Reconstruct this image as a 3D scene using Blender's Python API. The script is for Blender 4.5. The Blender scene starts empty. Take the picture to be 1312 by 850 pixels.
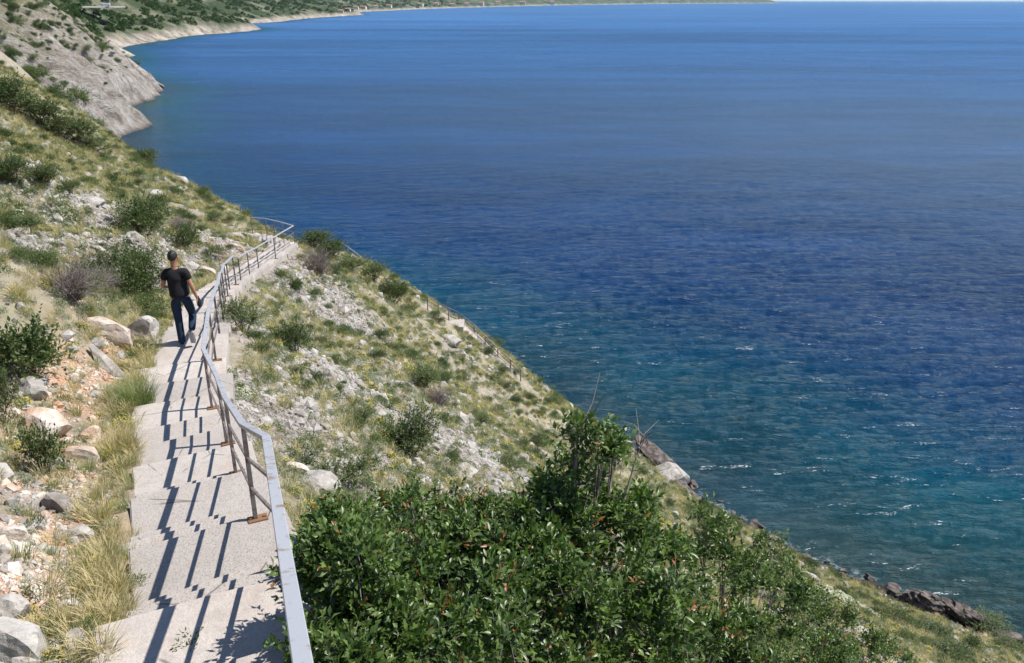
import bpy, bmesh, math, random
import numpy as np
from mathutils import Vector, Matrix, noise as mnoise
random.seed(7); RNG = np.random.default_rng(11)
SC = bpy.context.scene; COL = SC.collection
R = math.radians
# ------------------------------------------------------------------ camera, sky, sun, exposure
F = 1060.0; PITCH = math.atan(424.0/F); CP, SP = math.cos(PITCH), math.sin(PITCH)
cam = bpy.data.cameras.new('camera'); camo = bpy.data.objects.new('camera', cam); COL.objects.link(camo)
cam.sensor_width = 36; cam.lens = 36*F/1312; cam.clip_start = .05; cam.clip_end = 200000
camo.location = (0, 0, 0); camo.rotation_euler = (R(90)-PITCH, 0, 0); SC.camera = camo
SUN_EL, SUN_AZ = R(55), R(11)            # azimuth: angle ahead of the +x axis
sd = Vector((math.cos(SUN_EL)*math.cos(SUN_AZ), math.cos(SUN_EL)*math.sin(SUN_AZ), math.sin(SUN_EL)))
w = bpy.data.worlds.new('World'); SC.world = w; w.use_nodes = True
wn = w.node_tree; bg = wn.nodes['Background']
sky = wn.nodes.new('ShaderNodeTexSky'); sky.sky_type = 'NISHITA'; sky.sun_disc = False
sky.sun_elevation = SUN_EL; sky.sun_rotation = math.atan2(sd.x, sd.y); sky.altitude = 1800; sky.air_density = 1.0; sky.dust_density = .1; sky.ozone_density = 3.0
wn.links.new(sky.outputs[0], bg.inputs[0]); bg.inputs[1].default_value = .1
sl = bpy.data.lights.new('sun', 'SUN'); sl.energy = 4.6; sl.angle = R(.5); sl.color = (1, .95, .88)
so = bpy.data.objects.new('sun', sl); COL.objects.link(so); so.rotation_euler = sd.to_track_quat('Z', 'Y').to_euler()
SC.view_settings.view_transform = 'Standard'; SC.view_settings.look = 'None'
SC.view_settings.exposure = 0.58; SC.view_settings.gamma = 1
SC.render.engine = 'CYCLES'; SC.cycles.use_denoising = True
SC.cycles.max_bounces = 5; SC.cycles.transparent_max_bounces = 6; SC.cycles.diffuse_bounces = 2
SC.cycles.glossy_bounces = 2; SC.cycles.transmission_bounces = 3; SC.cycles.volume_bounces = 0
SC.cycles.sample_clamp_indirect = 4; SC.cycles.use_adaptive_sampling = True; SC.cycles.adaptive_threshold = .02
SEA = -45.0

# ------------------------------------------------------------------ helpers
def P(u, v, d):                          # survey point: picture bearing and depth in metres -> place
    a, b = u-656, 425-v
    s = d/F
    return np.array((a*s, (F*CP+b*SP)*s, (-F*SP+b*CP)*s))
def tag(o, label=None, cat=None, group=None, kind=None):
    for k, val in (('label', label), ('category', cat), ('group', group), ('kind', kind)):
        if val: o[k] = val
    return o
def empty(name, loc=(0, 0, 0), rz=0, label=None, cat=None, group=None):
    o = bpy.data.objects.new(name, None); COL.objects.link(o); o.location = loc; o.rotation_euler = (0, 0, rz)
    o.empty_display_size = .2
    return tag(o, label, cat, group)
def mesh_np(name, V, Fq=None, Ft=None, smooth=False, attrs=None):
    """V (n,3), quads and / or triangles, attrs: name -> (domain, values)"""
    me = bpy.data.meshes.new(name); V = np.asarray(V, np.float32)
    if Fq is not None and Ft is None and len(V) > 50000:      # drop corners no face uses
        used, inv = np.unique(np.asarray(Fq).ravel(), return_inverse=True); V = V[used]; Fq = inv.reshape(-1, 4)
        attrs = {k: np.asarray(q)[used] for k, q in (attrs or {}).items()}
    parts = []; tot = []
    if Fq is not None and len(Fq): parts.append(np.asarray(Fq, np.int32).ravel()); tot += [4]*len(Fq)
    if Ft is not None and len(Ft): parts.append(np.asarray(Ft, np.int32).ravel()); tot += [3]*len(Ft)
    me.vertices.add(len(V)); me.vertices.foreach_set('co', V.ravel())
    if parts:
        L = np.concatenate(parts); tot = np.array(tot, np.int32)
        me.loops.add(len(L)); me.loops.foreach_set('vertex_index', L)
        me.polygons.add(len(tot)); st = np.zeros(len(tot), np.int32); st[1:] = np.cumsum(tot)[:-1]
        me.polygons.foreach_set('loop_start', st); me.polygons.foreach_set('loop_total', tot)
        if smooth: me.polygons.foreach_set('use_smooth', np.ones(len(tot), bool))
    me.update(calc_edges=True)
    for k, val in (attrs or {}).items():
        val = np.asarray(val, np.float32)
        a = me.attributes.new(k, 'FLOAT' if val.ndim == 1 else 'FLOAT_VECTOR', 'POINT')
        a.data.foreach_set('value' if val.ndim == 1 else 'vector', val.ravel())
    return me
def link(name, me, mat=None, parent=None, loc=None):
    o = bpy.data.objects.new(name, me); COL.objects.link(o)
    if mat is not None and not me.materials: me.materials.append(mat)
    if parent is not None: o.parent = parent
    if loc is not None: o.location = loc
    return o
def copy_tree(o, parent=None):
    c = o.copy(); COL.objects.link(c); c.parent = parent
    for ch in [x for x in SRC.get(o.name, [])]: copy_tree(ch, c)
    return c
SRC = {}
def own(o, ch): SRC.setdefault(o.name, []).append(ch); return ch
def sstep(a, b, x): t = np.clip((x-a)/(b-a), 0, 1); return t*t*(3-2*t)
_T = np.random.default_rng(5).random((256, 256))
def vnoise(x, y):
    xi = np.floor(x).astype(int); yi = np.floor(y).astype(int); fx = x-xi; fy = y-yi
    fx = fx*fx*(3-2*fx); fy = fy*fy*(3-2*fy)
    a = _T[xi & 255, yi & 255]; b = _T[(xi+1) & 255, yi & 255]; c = _T[xi & 255, (yi+1) & 255]; d = _T[(xi+1) & 255, (yi+1) & 255]
    return (a*(1-fx)+b*fx)*(1-fy)+(c*(1-fx)+d*fx)*fy
def fbm(x, y, n=4):
    s = 0; a = .5
    for i in range(n): s = s+a*(vnoise(x*2**i+17.3*i, y*2**i+5.1*i)-.5); a *= .5
    return s*2                            # about -1..1
# ------------------------------------------------------------------ materials
def mat(name): 
    m = bpy.data.materials.new(name); m.use_nodes = True; return m
class N:
    def __init__(s, m): s.t = m.node_tree; s.b = s.t.nodes['Principled BSDF']; s.out = s.t.nodes['Material Output']
    def n(s, typ, **k):
        q = s.t.nodes.new('ShaderNode'+typ)
        for a, b in k.items(): setattr(q, a, b)
        return q
    def l(s, a, b): s.t.links.new(a, b)
    def inp(s, node, key, val):
        if hasattr(val, 'is_output') or isinstance(val, bpy.types.NodeSocket): s.l(val, node.inputs[key])
        else: node.inputs[key].default_value = val
    def pos(s, scale=(1, 1, 1), rot=(0, 0, 0), obj=False):
        q = s.n('Mapping'); q.inputs['Scale'].default_value = scale; q.inputs['Rotation'].default_value = rot
        s.l(s.n('TexCoord').outputs['Object'] if obj else s.n('NewGeometry').outputs['Position'], q.inputs[0]); return q.outputs[0]
    def noise(s, vec, scale, detail=4, rough=.55, dist=0):
        q = s.n('TexNoise'); s.l(vec, q.inputs['Vector']); q.inputs['Scale'].default_value = scale
        q.inputs['Detail'].default_value = detail; q.inputs['Roughness'].default_value = rough; q.inputs['Distortion'].default_value = dist
        return q.outputs['Fac']
    def voro(s, vec, scale, feature='F1', out='Distance'):
        q = s.n('TexVoronoi', feature=feature); s.l(vec, q.inputs['Vector']); q.inputs['Scale'].default_value = scale
        return q.outputs[out]
    def ramp(s, fac, stops):
        q = s.n('ValToRGB'); s.l(fac, q.inputs[0]); e = q.color_ramp.elements
        while len(e) > 1: e.remove(e[-1])
        for i, (p, c) in enumerate(stops):
            if i == 0: e[0].position = p; x = e[0]
            else: x = e.new(p)
            x.color = (c, c, c, 1) if isinstance(c, (int, float)) else (*c, 1)
        return q.outputs[0]
    def mix(s, fac, a, b, mode='MIX'):
        q = s.n('Mix', data_type='RGBA', blend_type=mode)
        s.inp(q, 0, fac)
        for i, x in ((6, a), (7, b)):
            if isinstance(x, tuple): x = (*x, 1)
            s.inp(q, i, x)
        return q.outputs[2]
    def math(s, op, a, b=0):
        q = s.n('Math', operation=op); s.inp(q, 0, a); s.inp(q, 1, b); return q.outputs[0]
    def attr(s, name, inst=False):
        q = s.n('Attribute', attribute_name=name)
        if inst: q.attribute_type = 'INSTANCER'
        return q
    def rnd(s): return s.n('ObjectInfo').outputs['Random']
    def bump(s, h, strength=.5, dist=.02, prev=None):
        q = s.n('Bump'); s.inp(q, 'Strength', strength); s.inp(q, 'Distance', dist); s.l(h, q.inputs['Height'])
        if prev is not None: s.l(prev, q.inputs['Normal'])
        return q.outputs[0]
    def fin(s, col, rough=.8, normal=None, spec=.5, metal=0):
        s.inp(s.b, 'Base Color', (*col, 1) if isinstance(col, tuple) else col); s.inp(s.b, 'Roughness', rough)
        s.inp(s.b, 'Specular IOR Level', spec); s.inp(s.b, 'Metallic', metal)
        if normal is not None: s.l(normal, s.b.inputs['Normal'])

def m_ground():
    m = mat('hillside_earth'); g = N(m); p = g.pos()
    n1 = g.noise(p, .35, 5); n2 = g.noise(p, 2.2, 6, .65); n3 = g.noise(p, 14, 5, .7)
    vg = g.voro(p, 7)
    base = g.mix(g.ramp(n2, [(.35, 0), (.65, 1)]), (.22, .18, .13), (.42, .375, .30))
    base = g.mix(g.ramp(n1, [(.42, 0), (.62, .8)]), base, (.27, .25, .16))
    gravel = g.mix(g.ramp(g.voro(p, 16), [(.1, 0), (.5, 1)]), (.46, .43, .40), (.24, .21, .18))
    base = g.mix(g.attr('scree').outputs['Fac'], base, gravel)
    orange = g.mix(g.ramp(n3, [(.35, 0), (.7, 1)]), (.5, .22, .1), (.62, .5, .4))
    base = g.mix(g.attr('orange').outputs['Fac'], base, orange)
    h = g.math('ADD', n3, g.math('MULTIPLY', vg, -.6))
    g.fin(base, .95, g.bump(h, .9, .06), .2); return m
def m_cliff():
    m = mat('cliff_limestone'); g = N(m)
    p = g.pos()
    st = g.pos((5, 1.5, 1.5), (0, 0, R(17))); st.node.vector_type = 'TEXTURE'
    n0 = g.noise(p, .035, 5, .6); n1 = g.noise(st, .22, 9, .74, .15); n2 = g.noise(st, 1.1, 7, .75, .1); n3 = g.noise(p, 1.1, 5, .7)
    rock = g.ramp(n1, [(.36, (.16, .135, .115)), (.44, (.34, .30, .265)), (.53, (.46, .42, .375)), (.64, (.60, .565, .53))])
    rock = g.mix(g.ramp(n2, [(.40, .6), (.52, 0)]), rock, (.20, .165, .14))
    veg = g.mix(n3, (.12, .13, .055), (.24, .22, .1))
    f = g.math('MULTIPLY', g.ramp(n0, [(.38, .25), (.58, 1)]), g.ramp(n3, [(.34, 0), (.54, 1)]))
    f = g.math('MULTIPLY', f, g.attr('veg').outputs['Fac'])
    c = g.mix(f, rock, veg)
    c = g.mix(g.attr('wet').outputs['Fac'], c, (.05, .042, .036))
    hh = g.math('ADD', g.math('MULTIPLY', n1, 2), g.math('ADD', n2, g.math('MULTIPLY', n3, .5)))
    g.fin(c, .9, g.bump(hh, 1, 1.6), .2); return m
def m_farhill():
    m = mat('scrub_hill'); g = N(m); p = g.pos()
    n0 = g.noise(p, .012, 5, .6); n1 = g.noise(p, .06, 6, .7)
    wv = g.noise(g.pos((.35, 2.2, 1), (0, 0, R(25))), .03, 5, .6, .6)
    c = g.mix(g.ramp(n1, [(.38, 0), (.62, 1)]), (.030, .048, .022), (.065, .085, .038))
    c = g.mix(g.ramp(wv, [(.6, 0), (.68, .55)]), c, (.33, .3, .23))
    c = g.mix(g.ramp(n0, [(.5, 0), (.62, .5)]), c, (.3, .28, .2))
    c = g.mix(g.attr('rim').outputs['Fac'], c, g.ramp(n1, [(.35, (.14, .11, .09)), (.5, (.36, .31, .26)), (.65, (.5, .45, .39))]))
    g.fin(c, .95, g.bump(n1, 1, 6), .1); return m
def m_rock(name, dark, mid, light, warm=0, wet=False):
    m = mat(name); g = N(m); p = g.pos(obj=True); pw = g.pos()
    n1 = g.noise(pw, 2.1, 6, .65); n2 = g.noise(pw, 11, 5, .7); v = g.voro(pw, 5, 'DISTANCE_TO_EDGE')
    c = g.ramp(n1, [(.3, dark), (.48, mid), (.62, light)])
    if warm: c = g.mix(g.ramp(g.noise(pw, 1.4, 4), [(.48, 0), (.66, warm)]), c, (.52, .27, .13))
    c = g.mix(g.ramp(n2, [(.34, .6), (.46, 0)]), c, dark)
    h = g.math('ADD', n1, g.math('MULTIPLY', n2, .5))
    g.fin(c, .35 if wet else .88, g.bump(h, .8, .05), .4 if wet else .25); return m
def m_concrete(rough=False):
    m = mat('gravelly_concrete' if rough else 'pale_concrete'); g = N(m); p = g.pos()
    n1 = g.noise(p, 1.2, 5, .6); n2 = g.noise(p, 45, 4, .8); n3 = g.noise(p, 7, 5, .65); v = g.voro(p, 95)
    c = g.ramp(n1, [(.3, (.42, .365, .325)), (.5, (.515, .465, .425)), (.7, (.56, .515, .475))])
    c = g.mix(g.ramp(n3, [(.36, .5), (.5, 0)]), c, (.32, .27, .225))
    c = g.mix(g.ramp(v, [(.1, .7), (.24, 0)]), c, (.20, .18, .16))
    c = g.mix(g.ramp(n2, [(.38, .35), (.5, 0)]), c, (.19, .17, .15))
    c = g.mix(g.ramp(g.noise(p, 2.6, 5, .7), [(.57, 0), (.72, .55)]), c, (.45, .29, .17))
    ob = g.rnd(); c = g.mix(g.math('MULTIPLY', ob, .62), c, (.31, .285, .265)); c = g.mix(g.math('MULTIPLY', g.math('FRACT', g.math('MULTIPLY', ob, 7.3)), .22), c, (.55, .50, .46))
    if rough:
        vr = g.voro(p, 46); c = g.mix(g.ramp(vr, [(.15, .75), (.42, 0)]), g.mix(.45, c, (.36, .33, .305)), (.20, .18, .165)); c = g.mix(g.ramp(g.voro(p, 31), [(.08, .8), (.16, 0)]), c, (.62, .58, .54))
    ck = g.voro(g.pos((1, 1, 1), (0, 0, .5)), 1.1, 'DISTANCE_TO_EDGE'); cr_ = g.math('MULTIPLY', g.ramp(ck, [(.0, 1), (.012, 0)]), g.ramp(g.noise(p, 1.7, 3), [(.5, 0), (.56, .8)]))
    c = g.mix(cr_, c, (.10, .085, .07))
    g.fin(c, .92, g.bump(g.math('SUBTRACT', g.math('ADD', n2, g.math('MULTIPLY', n3, 1.3)), cr_), .7, .012), .2); return m
def m_metal(name, paint, rust, amount):
    m = mat(name); g = N(m); p = g.pos()
    n1 = g.noise(p, 9, 5, .7); n2 = g.noise(p, 60, 4, .7)
    f = g.ramp(n1, [(.62-amount*.4, 0), (.72-amount*.3, 1)])
    c = g.mix(f, paint, g.mix(n2, rust, tuple(x*.5 for x in rust)))
    g.fin(c, g.ramp(f, [(0, .5), (1, .85)]), g.bump(n2, .3, .002), .35, 0); return m
def leafmat(name, a, b, c2=None, rough=.45, spec=.5, trans=.25, tip=None, amount=.04):
    m = mat(name); g = N(m); t = g.attr('tint'); tf = t.outputs['Fac']
    c = g.mix(tf, a, b)
    if c2: c = g.mix(g.ramp(g.rnd(), [(0, 0), (1, .8)]), c, c2)
    if tip: c = g.mix(g.ramp(tf, [(.985-amount, 0), (.99-amount, 1)]), c, tip)
    g.fin(c, rough, None, spec)
    tr = g.n('BsdfTranslucent'); g.l(g.mix(1, c, (1.1, 1.5, .5), 'MULTIPLY'), tr.inputs[0])
    ms = g.n('MixShader'); ms.inputs[0].default_value = trans
    g.l(g.b.outputs[0], ms.inputs[1]); g.l(tr.outputs[0], ms.inputs[2]); g.l(ms.outputs[0], g.out.inputs[0]); return m
def m_bark(name, c):
    m = mat(name); g = N(m); n = g.noise(g.pos(), 30, 5, .7)
    g.fin(g.mix(n, tuple(x*.55 for x in c), c), .9, g.bump(n, .5, .01), .2); return m
def flat(name, c, rough=.7, spec=.4, var=.25):
    m = mat(name); g = N(m); n = g.noise(g.pos(), 18, 4, .6)
    g.fin(g.mix(n, tuple(x*(1-var) for x in c), tuple(min(1, x*(1+var)) for x in c)), rough, None, spec); return m
def m_sea():
    m = mat('sea_water'); g = N(m); p = g.pos()
    sh = g.attr('shore').outputs['Fac']
    # water colour over the sea bed: weed-dark and turquoise patches in the shallows, deep blue beyond
    nb = g.noise(p, .045, 4, .6, .4); nl = g.noise(g.pos((1, 1, 1)), .006, 4, .6)
    s2 = g.math('ADD', sh, g.math('MULTIPLY', g.math('SUBTRACT', nb, .5), 34))
    q = g.n('MapRange'); g.l(s2, q.inputs[0]); q.inputs[1].default_value = 0; q.inputs[2].default_value = 100
    c = g.ramp(q.outputs[0], [(0, (.030, .070, .045)), (.09, (.010, .066, .055)), (.22, (.001, .080, .100)), (.42, (.0005, .046, .120)), (.75, (.0, .025, .105)), (1, (.0, .025, .108))])
    c = g.mix(g.ramp(nl, [(.35, .5), (.65, 0)]), c, (.0001, .018, .085))
    # waves: ripples ride on the modelled swell
    w1 = g.noise(g.pos((.30, 1, 1), (0, 0, R(-12))), .55, 4, .6, .5)
    w2 = g.noise(g.pos((.27, 1, 1), (0, 0, R(5))), 1.5, 5, .7, .6)
    w3 = g.noise(g.pos((.6, 1, 1), (0, 0, R(-20))), 6, 4, .7, .3)
    gust = g.ramp(g.noise(g.pos((.5, 1, 1)), .05, 4, .6), [(.35, .55), (.62, 1.15)])
    hh = g.math('ADD', g.math('MULTIPLY', w1, .9), g.math('ADD', g.math('MULTIPLY', w2, .5), g.math('MULTIPLY', w3, .14)))
    hh = g.math('MULTIPLY', hh, gust)
    # sparse whitecap foam, plus sun glints painted white, on the steepest crests
    foam_glint = g.math('MULTIPLY', g.ramp(w1, [(.56, 0), (.62, 1)]), g.math('MULTIPLY', g.ramp(w2, [(.585, 0), (.615, 1)]), g.ramp(w3, [(.5, 0), (.56, 1)])))
    edge = g.math('MULTIPLY', g.ramp(g.math('DIVIDE', sh, 4), [(.0, .35), (.2, 0)]), g.ramp(g.noise(p, 1.3, 5, .75), [(.5, 0), (.6, 1)]))
    foam_glint = g.math('MAXIMUM', foam_glint, edge)
    foam_glint = g.math('MULTIPLY', foam_glint, g.ramp(g.attr('far').outputs['Fac'], [(.05, 1), (.35, 0)]))
    c = g.mix(foam_glint, c, (.75, .8, .82))
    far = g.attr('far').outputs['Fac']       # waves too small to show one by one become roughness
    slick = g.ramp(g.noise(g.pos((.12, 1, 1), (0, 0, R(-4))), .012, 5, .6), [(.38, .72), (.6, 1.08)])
    fc = g.ramp(far, [(0, (.0, .024, .100)), (.2, (.0, .030, .125)), (.5, (.006, .058, .180)), (.75, (.022, .092, .235)), (1, (.050, .140, .31))])  # sky reflection painted into the body colour, paler with distance
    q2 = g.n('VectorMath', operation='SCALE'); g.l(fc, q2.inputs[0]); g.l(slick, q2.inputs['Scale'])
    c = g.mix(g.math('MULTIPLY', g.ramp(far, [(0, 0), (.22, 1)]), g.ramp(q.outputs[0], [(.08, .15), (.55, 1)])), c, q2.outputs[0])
    ro = g.math('ADD', g.math('MULTIPLY', far, .40), .04)
    g.fin(c, g.math('MAXIMUM', ro, g.math('MULTIPLY', foam_glint, .7)), g.bump(g.math('MULTIPLY', hh, g.math('SUBTRACT', 1, g.math('MULTIPLY', far, .45))), 1, 1.7), g.ramp(far, [(0, .30), (.25, .12), (.6, .06)]))
    g.b.inputs['IOR'].default_value = 1.33
    return m
M = dict(
    ground=m_ground(), cliff=m_cliff(), farhill=m_farhill(), concrete=m_concrete(), concrete_rough=m_concrete(True), sea=m_sea(),
    rock=m_rock('pale_limestone', (.18, .155, .135), (.32, .295, .265), (.46, .435, .405)),
    rockwarm=m_rock('stained_limestone', (.3, .2, .14), (.5, .42, .35), (.62, .57, .52), .8),
    rockdark=m_rock('dark_shore_rock', (.035, .03, .027), (.09, .075, .067), (.20, .17, .155)),
    rail=m_metal('grey_painted_steel', (.36, .37, .40), (.28, .21, .17), .20),
    post=m_metal('rusty_steel', (.20, .18, .175), (.17, .12, .09), .4),
    rust=m_metal('rusty_plate', (.26, .17, .11), (.27, .145, .075), 1),
    leaf=leafmat('glossy_leaf', (.022, .055, .012), (.155, .225, .055), None, .38, .45, .28, (.28, .13, .05), .02),
    leaf2=leafmat('shrub_leaf', (.030, .060, .016), (.085, .125, .03), (.10, .13, .045), .5, .4, .25),
    leafy=leafmat('olive_green_leaf', (.065, .10, .03), (.15, .19, .065), None, .5, .4, .25),
    dry=leafmat('straw_grass', (.40, .30, .15), (.64, .52, .32), (.38, .33, .20), .7, .2, .3),
    green=leafmat('green_grass', (.13, .17, .055), (.26, .29, .12), (.34, .33, .19), .6, .3, .3),
    grey=leafmat('silver_herb', (.24, .26, .19), (.46, .47, .39), (.30, .31, .19), .8, .2, .2),
    yellow=leafmat('yellow_flower', (.50, .37, .05), (.66, .54, .14), None, .7, .2, .3),
    white=leafmat('white_flower', (.62, .62, .45), (.8, .8, .68), None, .7, .2, .3),
    twig=m_bark('grey_twig', (.30, .25, .22)), bark=m_bark('brown_bark', (.13, .095, .07)), deadtwig=m_bark('dead_twig', (.30, .25, .23)),
    skin=flat('skin', (.38, .19, .12), .5, .4, .08), hair=flat('black_hair', (.012, .01, .009), .5, .4), shirt=flat('black_cotton', (.014, .014, .017), .85, .2, .3),
    jeans=flat('blue_denim', (.022, .036, .065), .9, .1, .25), shoe=flat('dark_shoe', (.02, .02, .025), .6, .3), sole=flat('white_sole', (.32, .32, .33), .6, .3), belt=flat('belt', (.3, .3, .3), .5),
    render=flat('pale_render', (.62, .58, .5), .9, .1), tile=flat('terracotta_roof', (.42, .2, .12), .9, .1), white_paint=flat('white_paint', (.75, .76, .78), .4, .4, .05),
    glass=flat('dark_glass', (.03, .04, .05), .15, .6), road=flat('pale_road', (.36, .33, .29), .95, .1))

# ------------------------------------------------------------------ the lie of the land
SHORE = np.array([(200, -140), (120, -50), (84, 2), (60, 28), (47, 41), (36, 51.5), (25, 61), (18.5, 69), (14, 77), (9, 84), (0, 92), (-20, 104), (-45, 128), (-75, 165), (-112, 225), (-134, 284),
    (-139, 300), (-143, 332), (-172, 372), (-176, 420), (-193, 475), (-225, 520), (-290, 620), (-317, 718), (-406, 900), (-446, 1205), (-420, 1400), (-430, 1512), (-520, 1640), (-590, 1820), (-536, 1952),
    (-560, 2400), (-506, 3000), (-620, 3300), (-640, 3870), (-500, 5200), (-50, 7200), (343, 8860), (1900, 12500), (5300, 17500), (5900, 20500), (5200, 27000), (2500, 60000)], float)
def shore_dist(x, y):                     # + on land
    best = np.full(x.shape, 1e12); sg = np.ones(x.shape)
    for (ax, ay), (bx, by) in zip(SHORE[:-1], SHORE[1:]):
        dx, dy = bx-ax, by-ay; t = np.clip(((x-ax)*dx+(y-ay)*dy)/(dx*dx+dy*dy), 0, 1)
        px, py = x-ax-t*dx, y-ay-t*dy; d = px*px+py*py
        c = np.where(dx*(y-ay)-dy*(x-ax) > 0, 1., -1.)
        k = d < best-1e-9; best = np.where(k, d, best); sg = np.where(k, c, sg)
    return np.sqrt(best)*sg
# railing foot line (x, y) and the walking line left of it
RAIL = np.array([(1.2, -3), (-.1, .4), (-.96, 2.9), (-1.72, 5.1), (-2.40, 6.46), (-3.17, 8.2), (-3.69, 9.4), (-4.44, 10.95), (-5.16, 13.2), (-6.2, 16.6), (-7.35, 20), (-8.5, 23.6), (-9.3, 27), (-9.97, 30), (-10.08, 31.5), (-10.1, 34), (-10.3, 38), (-13.1, 43), (-14.3, 44.4), (-19, 47)])
NOSE = [(-3, -2.0), (-1.6, -2.09), (-.2, -2.26), (.15, -2.43), (.5, -2.6), (1.4, -2.77), (1.75, -2.94), (2.1, -3.11), (2.9, -3.28), (3.665, -3.45), (3.99, -3.62), (4.826, -3.79), (5.17, -3.96), (5.46, -4.13),
    (6.33, -4.3), (6.66, -4.47), (6.97, -4.64), (7.88, -4.81), (8.2, -4.98), (9.07, -5.15), (9.84, -5.32), (10.58, -5.49), (11.45, -5.6), (12.35, -5.7), (13.3, -5.82), (14.8, -5.96), (15.7, -6.12)]
yy, zz = 15.7, -6.12
while yy < 30.2: yy += .70; zz -= .172; NOSE.append((yy, zz))
while yy < 37.5: yy += 1.05; zz -= .13; NOSE.append((yy, zz))
while yy < 46.5: yy += .8; zz -= .15; NOSE.append((yy, zz))
def rail_pt(y): return float(np.interp(y, RAIL[:, 1], RAIL[:, 0]))
ZY = np.array(NOSE)
def path_z(y): return np.interp(y, ZY[:, 0], ZY[:, 1])
def rail_dir(y):
    d = Vector((rail_pt(y+.45)-rail_pt(y-.45), .9)).normalized(); return d
WID = 1.25
PATHL = []                                # centre line samples
for y in np.arange(-3, 46.6, .4):
    d = rail_dir(y); n = Vector((-d.y, d.x))
    PATHL.append((rail_pt(y)+n.x*(WID/2-.1), y+n.y*(WID/2-.1)))
PATHL = np.array(PATHL)
def path_dist(x, y):
    best = np.full(x.shape, 1e9); side = np.zeros(x.shape); py_ = np.zeros(x.shape)
    for (ax, ay), (bx, by) in zip(PATHL[:-1], PATHL[1:]):
        dx, dy = bx-ax, by-ay; t = np.clip(((x-ax)*dx+(y-ay)*dy)/(dx*dx+dy*dy), 0, 1)
        qx, qy = ax+t*dx, ay+t*dy; d = np.hypot(x-qx, y-qy); k = d < best
        best = np.where(k, d, best); py_ = np.where(k, qy, py_); side = np.where(k, np.where(dx*(y-ay)-dy*(x-ax) > 0, 1., -1.), side)
    return best, side, py_                # side +1: uphill (left)
CTRL = []
for y in (0, 4, 8, 12, 16, 20, 24, 28, 32, 36, 40, 44):
    d = rail_dir(y); n = np.array((-d.y, d.x)); c = np.array((rail_pt(y), y)); z = float(path_z(y))
    CTRL.append((*(c+n*.6), z-.15)); CTRL.append((*(c-n*.5), z-.75 if y > 2 else z-.5)); CTRL.append((*(c+n*2.6), z+.42)); CTRL.append((*(c-n*3), z-2.35))
    if y < 30: CTRL.append((*(c+n*6.5), z+2.3)); CTRL.append((*(c+n*25), z+13))
for u, v, d in [(0, 300, 14.5), (0, 210, 30), (100, 260, 30), (175, 300, 25), (0, 130, 70), (90, 185, 72), (60, 345, 16), (0, 85, 120), (60, 122, 112), (150, 182, 92), (230, 237, 72), (310, 284, 54), (240, 290, 40),
    (400, 312, 52), (480, 352, 58), (560, 397, 65), (600, 418, 68), (640, 452, 72), (675, 480, 77), (705, 503, 80),
    (440, 420, 34), (500, 450, 31), (400, 520, 14.5), (470, 560, 16), (560, 470, 41), (600, 520, 34), (640, 560, 30), (700, 560, 38), (560, 620, 17), (660, 520, 47), (760, 560, 50), (700, 640, 22),
    (830, 640, 48), (900, 680, 42), (860, 645, 62), (1000, 745, 36), (1110, 800, 33), (1190, 830, 36), (1290, 845, 50)]:
    CTRL.append(tuple(P(u, v, d)))
for u, v, d in [(332, 305, 51), (352, 306, 49), (376, 318, 45), (300, 298, 52), (345, 312, 56), (320, 306, 60)]: CTRL.append(tuple(P(u, v, d)))
CTRL += [(3, 6, -8.2), (8, 8, -11.6), (16, 10, -17.5), (30, 12, -25.5), (20, -20, -2), (-20, -20, 10), (40, -30, -12)]
for (x, y) in SHORE[1:15]: CTRL.append((x, y, SEA-.3))
for a, b in zip(SHORE[2:15], SHORE[3:15]):
    t = (b-a)/np.linalg.norm(b-a); n = np.array((t[1], -t[0])); mpt = (a+b)/2+n*14; CTRL.append((*mpt, SEA-9))
for a in [(-110, 130), (-140, 200), (-60, 60), (-60, 20)]:
    CTRL.append((*a, SEA+.62*float(shore_dist(np.array([a[0]*1.]), np.array([a[1]*1.]))[0])))
CTRL = np.array(CTRL, float)
def tps_fit(C, lam=.02):
    X = C[:, :2]/50; n = len(X); r2 = ((X[:, None]-X[None])**2).sum(-1)
    K = .5*r2*np.log(r2+1e-12); K += lam*np.eye(n)*.02
    Pm = np.c_[np.ones(n), X]; A = np.block([[K, Pm], [Pm.T, np.zeros((3, 3))]])
    return X, np.linalg.solve(A, np.r_[C[:, 2], 0, 0, 0])
TX, TW = tps_fit(CTRL)
def tps(x, y):
    x = x/50; y = y/50; o = TW[-3]+TW[-2]*x+TW[-1]*y
    for (a, b), wt in zip(TX, TW[:-3]):
        r2 = (x-a)**2+(y-b)**2; o = o+wt*.5*r2*np.log(r2+1e-12)
    return o
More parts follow.
